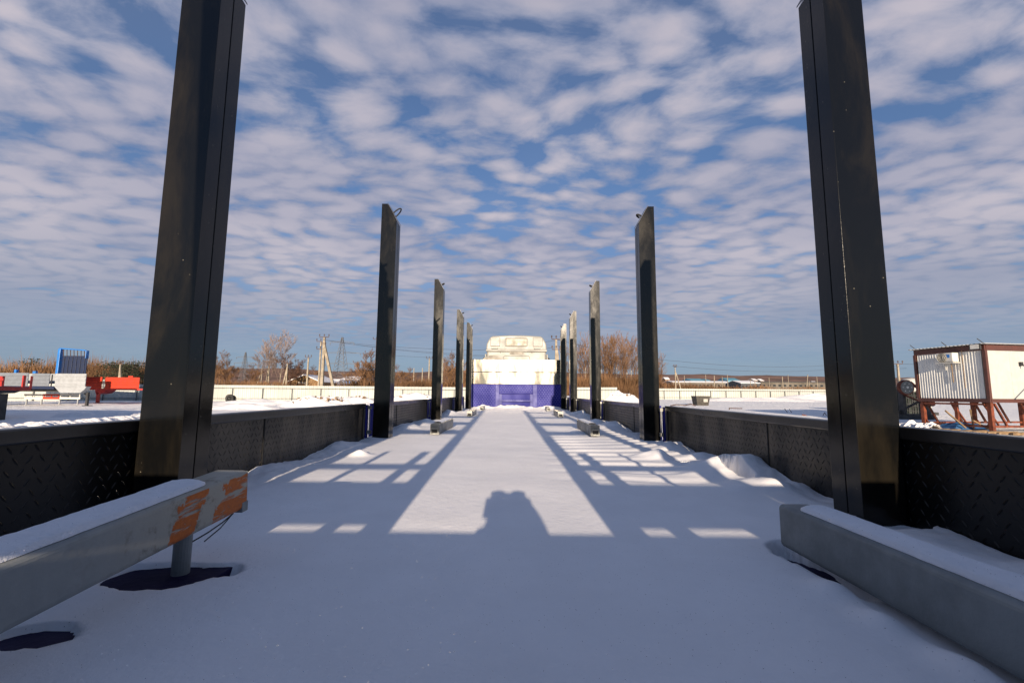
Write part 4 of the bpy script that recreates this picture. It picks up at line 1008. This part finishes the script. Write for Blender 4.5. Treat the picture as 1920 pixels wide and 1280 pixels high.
# blue headboard trailer behind
YB_ = 38.5; ob = G(135, YB_); ro = empty('blue_trailer', ob, label='trailer with a tall blue headboard, shade painted in as navy, and a sunlit bright blue frame behind the grey trailer', cat='trailer', group='trailers parked at the left')
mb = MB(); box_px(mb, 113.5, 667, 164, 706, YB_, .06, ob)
pn = mb.build('headboard', M_NAVY_SHADED, ro)  # same blue paint as its frame, darkened here to stand for shade
mb = MB()
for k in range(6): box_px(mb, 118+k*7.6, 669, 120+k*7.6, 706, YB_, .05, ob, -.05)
mb.build('rib', M_NAVY_SHADED, pn, bevel=.01)
mb = MB(); box_px(mb, 111.5, 654, 113, 706, YB_, .35, ob, -.2); box_px(mb, 162, 657, 165, 672, YB_, .3, ob, -.15)
A, B = P(112, 653, YB_)-ob, P(160, 656.5, YB_)-ob; mb.bar(A, B, .12, .10)
mb.bar(B, P(164.5, 660, YB_)-ob, .12, .12); mb.build('headboard_frame', M_BRIGHTBLUE, pn, bevel=.03)  # bright blue gives the sunlit edge of that same paint
mb = MB()
for k in range(7): mb.bar(P(119+k*6.6, 654+k*.45, YB_)-ob, P(119+k*6.6, 668, YB_)-ob, .04)
mb.build('grille_bar', M_IRON, pn)
mb = MB(); box_px(mb, -60, 706, 118, 716, YB_, 2.4, ob, .1); mb.build('deck', M_BRIGHTBLUE, ro)
mb = MB(); box_px(mb, 25, 692.5, 31, 706, YB_, .2, ob); box_px(mb, 60, 695.5, 67, 706, YB_, .2, ob); mb.build('stake', M_BRIGHTBLUE, ro)
wheels(ro, [G(px, YB_).x-ob.x for px in (-60, -30)], y0=.4)
# orange-red trailer
YR = 40; orr = G(200, YR); ro = empty('red_trailer', orr, label='orange red dropside trailer showing between grey trailer and large left stake', cat='trailer', group='trailers parked at the left')
side_panel(155, 192, 706.5, 728, YR, M_ORANGE, orr, ro, 4); side_panel(196, 262, 707.5, 729, YR, M_ORANGE, orr, ro, 4)
mb = MB(); box_px(mb, 241, 704.5, 250, 708, YR, .1, orr, -.05); mb.build('catch', M_ORANGE, ro)
for px in (192.6, 194.6): mb = MB(); box_px(mb, px, 711, px+1.0, 726, YR, .05, orr, -.01); mb.build('latch', M_WHITEP, ro)
mb = MB(); box_px(mb, 155, 728.5, 300, 730.6, YR, 2.4, orr, .03); mb.build('deck_frame', M_RED, ro)
mb = MB(); a = P(168, 730, YR)-orr; b = P(190, 730, YR)-orr; c = P(180, 737, YR)-orr; e = P(170, 739, YR)-orr; mb.prism([(a.x,a.z),(b.x,b.z),(c.x,c.z),(e.x,e.z)], .5, 1.6); mb.build('gooseneck', M_RED, ro)
mb = MB(); ground_leg(mb, 174, YR, .2, P(174, 736, YR).z, orr, .5); g = G(174, YR); mb.box(g.x-orr.x-.24, g.x-orr.x+.24, .4, .9, 0, .06); mb.build('landing_leg', M_RED, ro)
wheels(ro, [G(px, YR).x-orr.x for px in (300, 330)])
# nearest red stake trailer, only its end in view
YN = 21; on = G(20, YN); ro = empty('red_trailer', on, label='dark red flatbed with short stakes, cut by the left edge of the photo', cat='trailer', group='trailers parked at the left')
mb = MB(); box_px(mb, -240, 724, -48, 730, YN, 2.5, on); mb.build('deck_frame', M_RED, ro)
for a, b, c in ((-6, 5, 705), (39, 45, 703.5), (54.5, 58, 705)): mb = MB(); box_px(mb, a, c, b, 729, YN+2.4, .12, on, 0); mb.build('stake', M_RED, ro)
mb = MB(); box_px(mb, -60, 709, 9, 713, YN+2.4, .05, on, -.06); mb.build('stake_rail', M_RED, ro)
mb = MB(); a = P(-240, 730.5, YN)-on; b = P(-50, 730.5, YN)-on; c = P(-70, 737, YN)-on; e = P(-240, 741, YN)-on; mb.prism([(a.x,a.z),(b.x,b.z),(c.x,c.z),(e.x,e.z)], .2, 2.2); mb.build('underframe', M_DARK, ro)
mb = MB(); ground_leg(mb, -28, YN, .42, P(8, 738, YN).z, on, .4); mb.build('landing_leg', M_DARK, ro)
mb = MB()
for k in range(26): pass
mb = MB(); A = P(-200, 723.8, YN)-on; B = P(-50, 723.8, YN)-on
k_ = 30
for i in range(k_+1):
    for j in range(5):
        t = i/k_; mb.v.append((A.x+(B.x-A.x)*t, .1+j*.55, A.z+(.07*math.sin(math.pi*j/4)*(.6+.5*noise.noise((i*.5,j,0))))+.001))
for i in range(k_):
    for j in range(4): mb.f.append((i*5+j, (i+1)*5+j, (i+1)*5+j+1, i*5+j+1))
for v_i in range(len(mb.v)): mb.v[v_i] = (mb.v[v_i][0]+on.x, mb.v[v_i][1]+on.y, mb.v[v_i][2]+on.z)
o = mb.build('trailer_snow', M_PILE, smooth=True); tag(o, 'thin snow lying on the dark red flatbed at the left edge', 'snow', kind='stuff')
ox = Vector((-33, 12.0, GZ(-33, 12))); ro = empty('shade_box_trailer', ox, label='grey box body trailer added unseen on the left to shade the yard', cat='trailer', group='trailers parked at the left')  # unseen trailer, added only for its shadow on the left yard
mb = MB(); mb.box(-12, 12, 0, 2.5, 1.15, 3.7); bd = mb.build('shade_box_body', M_GREYP, ro, bevel=.05)
mb = MB(); mb.box(-12, 12, .3, 2.2, .85, 1.14); mb.build('chassis', M_DARK, ro)
wheels(ro, (-9, -7.7, -6.4), y0=.1)
mb = MB(); mb.box(8, 8.15, .5, .65, 0, .85); mb.box(8, 8.15, 1.8, 1.95, 0, .85); mb.bar((8.07,.57,.45), (8.07,1.87,.45), .08); mb.build('landing_leg', M_DARK, ro)
# red and white barrier
YQ = 37.2; oq = G(95, YQ); ro = empty('road_barrier', oq, label='low white barrier rails with a red middle section under the grey trailer', cat='barrier')
for (a, b, m_) in ((45, 80, M_WHITEP), (80.3, 111, M_ORANGE), (111.3, 150, M_WHITEP)):
    mb = MB(); box_px(mb, a, 738.5, b, 741.5, YQ, .06, oq); box_px(mb, a, 744.5, b, 748, YQ, .06, oq)
    for k in range(3): x = a+1+k*(b-a-3)/2; box_px(mb, x, 741.6, x+2, 744.4, YQ, .05, oq)
    mb.build('rail_section', m_, ro)
mb = MB()
for px in (50, 78, 112, 146): ground_leg(mb, px, YQ, .08, P(px, 745, YQ).z, oq, .08)
mb.build('foot', M_GREYP, ro)
# worn tyres leaning on the fence
for k, (px, yy, r) in enumerate(((430.5, 748, .36), (436, 749, .30))):
    Yt = 42.5+k*.3; p = P(px, 748, Yt); gz = GZ(p.x, Yt)
    ro = empty('tyre', (p.x, Yt, gz), label=['larger dark tyre leaning on the left fence','smaller dark tyre leaning on the fence post'][k], cat='tyre', group='tyres leaning on the left fence')
    m = MB(); n = 22
    for i in range(n):
        t0, t1 = 2*math.pi*i/n, 2*math.pi*(i+1)/n
        m.bar((math.cos(t0)*r*.78, 0, r+.1+math.sin(t0)*r*.78), (math.cos(t1)*r*.78, 0, r+.1+math.sin(t1)*r*.78), .24, r*.42, up=(0,1,0))
    m.build('tread', mat('grey_worn_rubber', (.035,.035,.035), .8), ro)

# ------------------------------------------------------------------ right yard
# dark tapered bin
Yb = 46; g = G(1318, Yb); ro = empty('waste_bin', g, label='dark tapered skip bin with white bars standing on the snow', cat='bin')
a, b = P(1305.5, 743, Yb), P(1331.5, 743, Yb); c, e = P(1308.5, 761, Yb), P(1329, 761, Yb); zt_ = a.z-g.z; x0, x1, x2, x3 = a.x-g.x, b.x-g.x, c.x-g.x, e.x-g.x
m = MB(); D = 1.3
m.add([(x2,.1,-.1),(x3,.1,-.1),(x3,D-.1,-.1),(x2,D-.1,-.1),(x0,0,zt_),(x1,0,zt_),(x1,D,zt_),(x0,D,zt_)], [(0,3,2,1),(0,1,5,4),(1,2,6,5),(2,3,7,6),(3,0,4,7)])
m.build('tub', M_BIN, ro)
m = MB(); m.box(x0-.04, x1+.04, -.04, .04, zt_-.03, zt_+.05); m.box(x0-.04, x1+.04, D-.04, D+.04, zt_-.03, zt_+.05); m.box(x0-.04, x0+.04, .041, D-.041, zt_-.03, zt_+.05); m.box(x1-.04, x1+.04, .041, D-.041, zt_-.03, zt_+.05); m.build('top_rim', M_BIN, ro)
m = MB()
for k in range(3): A = P(1319, 748.6+k*1.9, Yb)-g; B = P(1327, 748.6+k*1.9, Yb)-g; m.box(A.x, B.x, -.03, .04, A.z-.03, A.z+.03)
m.build('white_mark', M_WHITEP, ro)

# site cabin on stilts
P0 = P(1857, 755, 19.2); P1 = P(1724, 750, 22.0)   # corner nearest, far-left corner (floor)
P0.z = P1.z = (P0.z+P1.z)/2
ex = (P1-P0); LA = ex.length; ex.normalize(); ang = math.atan2(ex.y, ex.x)   # side A runs along ex; side B is perpendicular toward +x
gz = GZ(P0.x, P0.y)
ro = empty('site_cabin', (P0.x, P0.y, gz), ang, label='cream corrugated site cabin with brown trim raised on rust red legs', cat='cabin')
fz = P0.z-gz; H = P(1851, 645, 19.2).z-gz; LB = 6.0
# local: x along A (0..LA), y toward -? perpendicular: B goes to local -y (world +x)
m = MB(); n = 46
for i in range(n+1):
    x = .12+(LA-.24)*i/n; yo = 0.0 if (i//1) % 2 else .035; m.v += [(x, yo, fz+.14), (x, yo, H-.26)]
for i in range(n): m.f.append((2*i, 2*i+2, 2*i+3, 2*i+1))
w_ = m.build('corrugated_wall', M_CABN, ro)
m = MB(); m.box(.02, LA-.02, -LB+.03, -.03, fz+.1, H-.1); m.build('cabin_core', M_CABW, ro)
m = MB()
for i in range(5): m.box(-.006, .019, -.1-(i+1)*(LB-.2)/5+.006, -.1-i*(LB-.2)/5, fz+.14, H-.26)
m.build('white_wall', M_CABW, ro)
m = MB(); m.box(-.03, LA+.03, -.03, .05, H-.26, H-.02); m.box(-.045, .028, -LB, -.032, H-.26, H-.02)
m.box(-.035, LA+.035, -.02, .055, fz-.02, fz+.14); m.box(-.05, .03, -LB, -.022, fz-.02, fz+.14); m.build('brown_band', M_BROWN, ro)
for x in (0, LA): m = MB(); m.box(x-.06, x+.06, -.05, .07, fz+.141, H-.261); m.build('corner_post', M_BROWN, ro)
m = MB(); m.box(-.055, .04, -LB, -LB+.12, fz+.141, H-.261); m.build('corner_post', M_BROWN, ro)
m = MB(); n = 40
for i in range(n+1):
    x = -.22+(LA+.40)*i/n; zo = .04 if i % 2 else 0; m.v += [(x, .20, H+zo), (x, -LB-.1, H+.02+zo)]
for i in range(n): m.f.append((2*i, 2*i+2, 2*i+3, 2*i+1))
m.build('roof_sheet', M_CABN, ro)
m = MB()
for x in (.02, LA*.5, LA-.02): m.bar((x, .0, H+.05), (x+.14, .1, H+.26), .03)
m.build('roof_bracket', M_DARK, ro)
# air conditioner on wall A
def LA_(px, py):  # point on side A plane (local x, z) under pixel
    d0 = P(px, py, 10)-Vector((0,0,CAMZ)); o0 = Vector((0,0,CAMZ))
    nrm = Vector((-ex.y, ex.x, 0)); t = (P0-o0).dot(nrm)/d0.dot(nrm); q = o0+d0*t; return ((q-P0).dot(ex), q.z-gz)
xa, za = LA_(1771, 680); xb, zb = LA_(1801, 661)
xa, xb = min(xa, xb), max(xa, xb)
m = MB(); m.box(xa, xb, .12, .45, za, zb); ac = m.build('air_conditioner', M_WHITEP, ro, bevel=.03)
m = MB(); cx_, cz_ = xb-.25, (za+zb)/2; m.tube((cx_, .45, cz_), (cx_, .47, cz_), .21, .21, 24); fg = m.build('fan_grille', mat('fan_grey', (.22,.2,.15), .5), ac)
m = MB(); 
for r_ in (.07, .13, .19):
    pp = [(cx_+r_*math.cos(R(15*k)), .48, cz_+r_*math.sin(R(15*k))) for k in range(25)]; m.path(pp, .006, 4)
m.build('grille_ring', M_WHITEP, fg)
m = MB(); m.box(xa+.12, xa+.28, .451, .456, cz_-.02, cz_+.13); m.build('blue_sticker', M_BRIGHTBLUE, ac)
m = MB(); m.box(xa-.02, xb+.02, .05, .5, za-.05, za-.02); m.box(xa+.05, xa+.09, .06, .09, za-.35, za-.05); m.box(xb-.1, xb-.06, .06, .09, za-.35, za-.05); m.build('bracket', M_WHITEP, ac)
m = MB(); m.tube((xa+.35, .08, za-.06), (xa+.35, .07, za-.9), .015, .015, 6); m.tube((xa-.12, .1, zb+.1), (xa-.12, .1, fz+.6), .012, .012, 6); m.build('pipe', M_WOOD, ac)
# flood light by the corner
x_, z_ = LA_(1834, 650); m = MB(); m.box(x_-.2, x_+.2, .12, .2, z_-.14, z_+.12); fl = m.build('flood_light', M_DARK, ro); m = MB(); m.box(x_-.16, x_+.16, .2, .205, z_-.10, z_+.09); m.build('lamp_glass', M_WHITEP, fl)
# legs and bracing
for lx in (.08, LA-.08):
    for ly in (-.08, -LB/2, -LB+.1):
        m = MB(); m.box(lx-.075, lx+.075, ly-.075, ly+.075, -.25, fz-.02)
        for s in (-1, 1):
            if 0 < lx+s*.3 < LA: m.prism([(lx+s*.075, fz-.021), (lx+s*.28, fz-.021), (lx+s*.075, fz-.26)], ly-.02, ly+.02)
        m.prism([(lx-.076 if lx > 1 else lx+.076, .28), ((lx-.2) if lx > 1 else (lx+.2), .28), (lx-.076 if lx > 1 else lx+.076, .48)], ly-.02, ly+.02)
        m.build('leg', M_RUST, ro)
m = MB(); m.box(LA*.45, LA*.45+.12, -.12, -.02, .3, fz-.02)
m.bar((.1,-.08,.26), (LA-.1,-.08,.26), .08, .1); m.bar((.1,-LB+.1,.26), (LA-.1,-LB+.1,.26), .08, .1); m.bar((.08,-.1,.27), (.08,-LB+.1,.27), .08, .08); m.bar((LA-.08,-.1,.27), (LA-.08,-LB+.1,.27), .08, .08)
m.bar((.2,-.0,fz-.1), (LA-.2,-.0,fz-.1), .06, .08)
for k in range(4): y = -.3-k*1.4; m.bar((.08, y, fz-.06), (.08, y-.55 if y-.55 > -LB else -LB, .30), .07); m.bar((LA-.08, y, fz-.06), (LA-.08, y-.55 if y-.55 > -LB else -LB, .30), .07)
for k in range(2): m.bar((.4+k*1.2,-.9,.3), (.9+k*1.2,-.9,fz-.06), .06)
m.build('brace', M_RUST, ro)
# stair rail on the white wall
m = MB(); 
m.bar((-.9,-1.9,fz+.9), (-.9,-3.5,fz+.9), .04); m.bar((-.9,-1.9,fz+.9), (-.9,-1.1,fz+.3), .04)
for k in range(9): m.bar((-.9,-1.9-k*.2,fz+.0), (-.9,-1.9-k*.2,fz+.9), .025)
m.build('stair_rail', M_GREYP, ro)
m = MB(); m.box(-1.0, -.06, -3.6, -1.7, fz-.1, fz-.03); m.build('stair_landing', M_GREYP, ro)
m = MB(); m.box(-.1, -.03, -1.82, -1.70, fz+1.55, fz+1.72); m.bar((-.1,-1.76,fz+1.6), (-.22,-1.76,fz+1.5), .04); m.build('wall_lamp', M_DARK, ro)

# belt pulley machine, tank and crate by the cabin
Yw = 27.5; pw = P(1701, 726, Yw); g = G(1701, Yw)
ro = empty('belt_machine', g, label='red rimmed belt wheel machine left of the cabin', cat='machine')
cx_, cz_ = 0, pw.z-g.z; r_ = .46; yo = 0
m = MB(); m.tube((0,yo,cz_), (0,yo+.22,cz_), r_, r_, 30); wl = m.build('wheel', M_RUST, ro, bevel=.02)
m = MB(); m.tube((0,yo-.012,cz_), (0,yo-.001,cz_), r_*.84, r_*.84, 28); m.build('disc', mat('disc_grey', (.16,.17,.16), .5), wl)
m = MB(); m.tube((.0,yo-.06,cz_), (0,yo-.012,cz_), .07, .07, 12)
for k in range(6): m.tube((.25*math.cos(k*1.047), yo-.03, cz_+.25*math.sin(k*1.047)), (.25*math.cos(k*1.047), yo-.012, cz_+.25*math.sin(k*1.047)), .03, .03, 8)
m.build('hub', M_WHITEP, wl)
m = MB(); m.bar((r_*.65,.1,cz_+r_*.75), (1.5,.1,cz_-.75), .2, .05); m.bar((-.1,.1,cz_-r_), (1.4,.1,cz_-1.1), .2, .05); m.build('belt', M_RUST, ro)
m = MB(); m.tube((1.45,0,cz_-.95), (1.45,.25,cz_-.95), .18, .18, 16); m.build('motor_pulley', M_RUST, ro)
m = MB(); m.box(-.5, 1.8, .3, 1.3, 0, .3); m.box(-.1, .1, .25, .6, .3, cz_); m.box(1.3, 1.6, .3, .8, .3, cz_-.8); m.bar((-.5,.5,.3), (1.4,.5,cz_-.7), .1); m.build('stand', M_DARK, ro)
Yk = 33; g = G(1711, Yk); zz = P(1711, 708.5, Yk).z-g.z
m = MB(); prof = [(.0,zz),(.45,zz-.06),(.75,zz-.25),(.92,zz-.6),(.95,zz-.9),(.95,.2),(.0,.2)]; n = 24; vs = []; k = len(prof)
for i in range(n):
    t = 2*math.pi*i/n
    for r0, z0 in prof: m.v.append((r0*math.cos(t), r0*math.sin(t), z0))
for i in range(n):
    for j in range(k-1): m.f.append((i*k+j, i*k+j+1, ((i+1)%n)*k+j+1, ((i+1)%n)*k+j))
ro = empty('storage_tank', g, label='white domed tank behind the belt wheel', cat='tank'); m.build('shell', M_WHITEP, ro, smooth=True)
m = MB(); m.box(-.9,.9,-.9,.9,-.1,.2); m.build('plinth', M_DARK, ro)
Yc = 30; g = G(1698, Yc)
for k, (px, w, lb) in enumerate(((1688, 1.5, 'dark mesh crate left of the belt wheel'), (1713, 1.2, 'dark mesh crate under the white tank'))):
    g = G(px, Yc+.5*k); zt_ = P(px, 722+k*10, Yc).z-g.z; ro = empty('mesh_crate', g, label=lb, cat='crate', group='dark mesh crates by the cabin')
    m = MB(); m.box(-w/2, w/2, .1, 1.1, .1, zt_-.06); m.build('load', mat('dark_green_load', (.02,.028,.024), .8), ro)
    m = MB()
    for i in range(7): x = -w/2+w*i/6; m.bar((x,.05,0), (x,.05,zt_), .035)
    for j in range(6): z = zt_*j/5; m.bar((-w/2,.045,z), (w/2,.045,z), .035)
    m.build('mesh_front', M_DARK, ro)
# things lying about on the snow
def junk(px, Y, pts, w, m_, name, label, cat, grp='scrap lying on the snow at right'):
    g = G(px, Y); mb = MB()
    for a, b in zip(pts[:-1], pts[1:]): mb.bar(Vector(a), Vector(b), w)
    o = mb.build(name, m_, loc=g); tag(o, label, cat, grp)
junk(1268, 44, [(-.6,0,.05),(.0,.2,.16),(.9,0,.1)], .09, M_IRON, 'branch', 'dark branch on the snow left of the bin', 'branch')
junk(1288, 45, [(-.3,0,.05),(.4,.2,.2),(.8,0,.02)], .09, M_IRON, 'branch', 'dark crooked branch beside the bin', 'branch')
junk(1366, 38, [(0,0,-.1),(0,0,.14),(1.2,.3,.1)], .07, M_IRON, 'steel_offcut', 'thin steel offcut right of the bin', 'scrap')
junk(1474, 34, [(0,0,0),(-.2,0,.3)], .03, M_IRON, 'bent_rod', 'short bent rod standing in the snow', 'scrap')
junk(1482, 34, [(0,0,0),(-.18,0,.28)], .03, M_IRON, 'bent_rod', 'second short rod right of the bent rod', 'scrap')
junk(1505, 30, [(-.15,0,.1),(.15,0,.02)], .06, M_RUST, 'brick_piece', 'small reddish fragment on the snow', 'scrap')
junk(1543, 30, [(-.15,0,0),(0,0,.24),(.12,0,.04),(.5,.1,.04)], .03, M_IRON, 'wire_loop', 'dark wire loop on the snow by the right stake', 'scrap')
g0 = G(1760, 20)
rnd = random.Random(5)
for k in range(9):
    px = 1738+k*20; Y = 19.6-.16*k; g = G(px, Y); L_ = rnd.uniform(.5,1.1); a = rnd.uniform(-.3,.3)
    mb = MB(); mb.bar((-L_/2,0,.06), (L_/2,a,.1), .22, .1); o = mb.build('timber', M_WOOD, loc=g, bevel=.01)
    tag(o, ['pale timber block at the far cabin leg','timber right of the first block','flat board under the cabin','short board under the middle leg','grey board under the cabin brace','board before the near cabin leg','timber beside the near cabin leg','board right of the near leg','timber at the right photo edge'][k], 'timber', 'timbers lying under the cabin')
for k, (px, Y, pts) in enumerate(((1790, 19.8, [(-.5,0,.9),(.5,.2,.15)]), (1815, 20.0, [(0,0,.95),(.18,.1,.1)]), (1840, 19.6, [(-.5,0,.5),(.4,.2,.1)]))):
    g = G(px, Y); mb = MB(); mb.bar(Vector(pts[0]), Vector(pts[1]), .05); o = mb.build('plank', M_WOOD, loc=g); tag(o, ['long slanting plank under the cabin','steep plank beside the slanting one','low plank near the cabin corner leg'][k], 'plank', 'planks leaning under the cabin')
g = G(1800, 20.6); mb = MB(); n = 14
for j in range(n+1):
    for i in range(n+1):
        x = (i/n*2-1); y = (j/n*2-1); r = max(abs(x), abs(y)); mb.v.append((x*.9, y*.5, .32*max(0, 1-r**3)*(1+.5*noise.noise((x*2,y*2,1)))+.02))
for j in range(n):
    for i in range(n): mb.f.append((j*(n+1)+i, j*(n+1)+i+1, (j+1)*(n+1)+i+1, (j+1)*(n+1)+i))
o = mb.build('tarpaulin', M_TARP, loc=g); tag(o, 'crumpled dark blue tarpaulin under the cabin', 'tarpaulin')
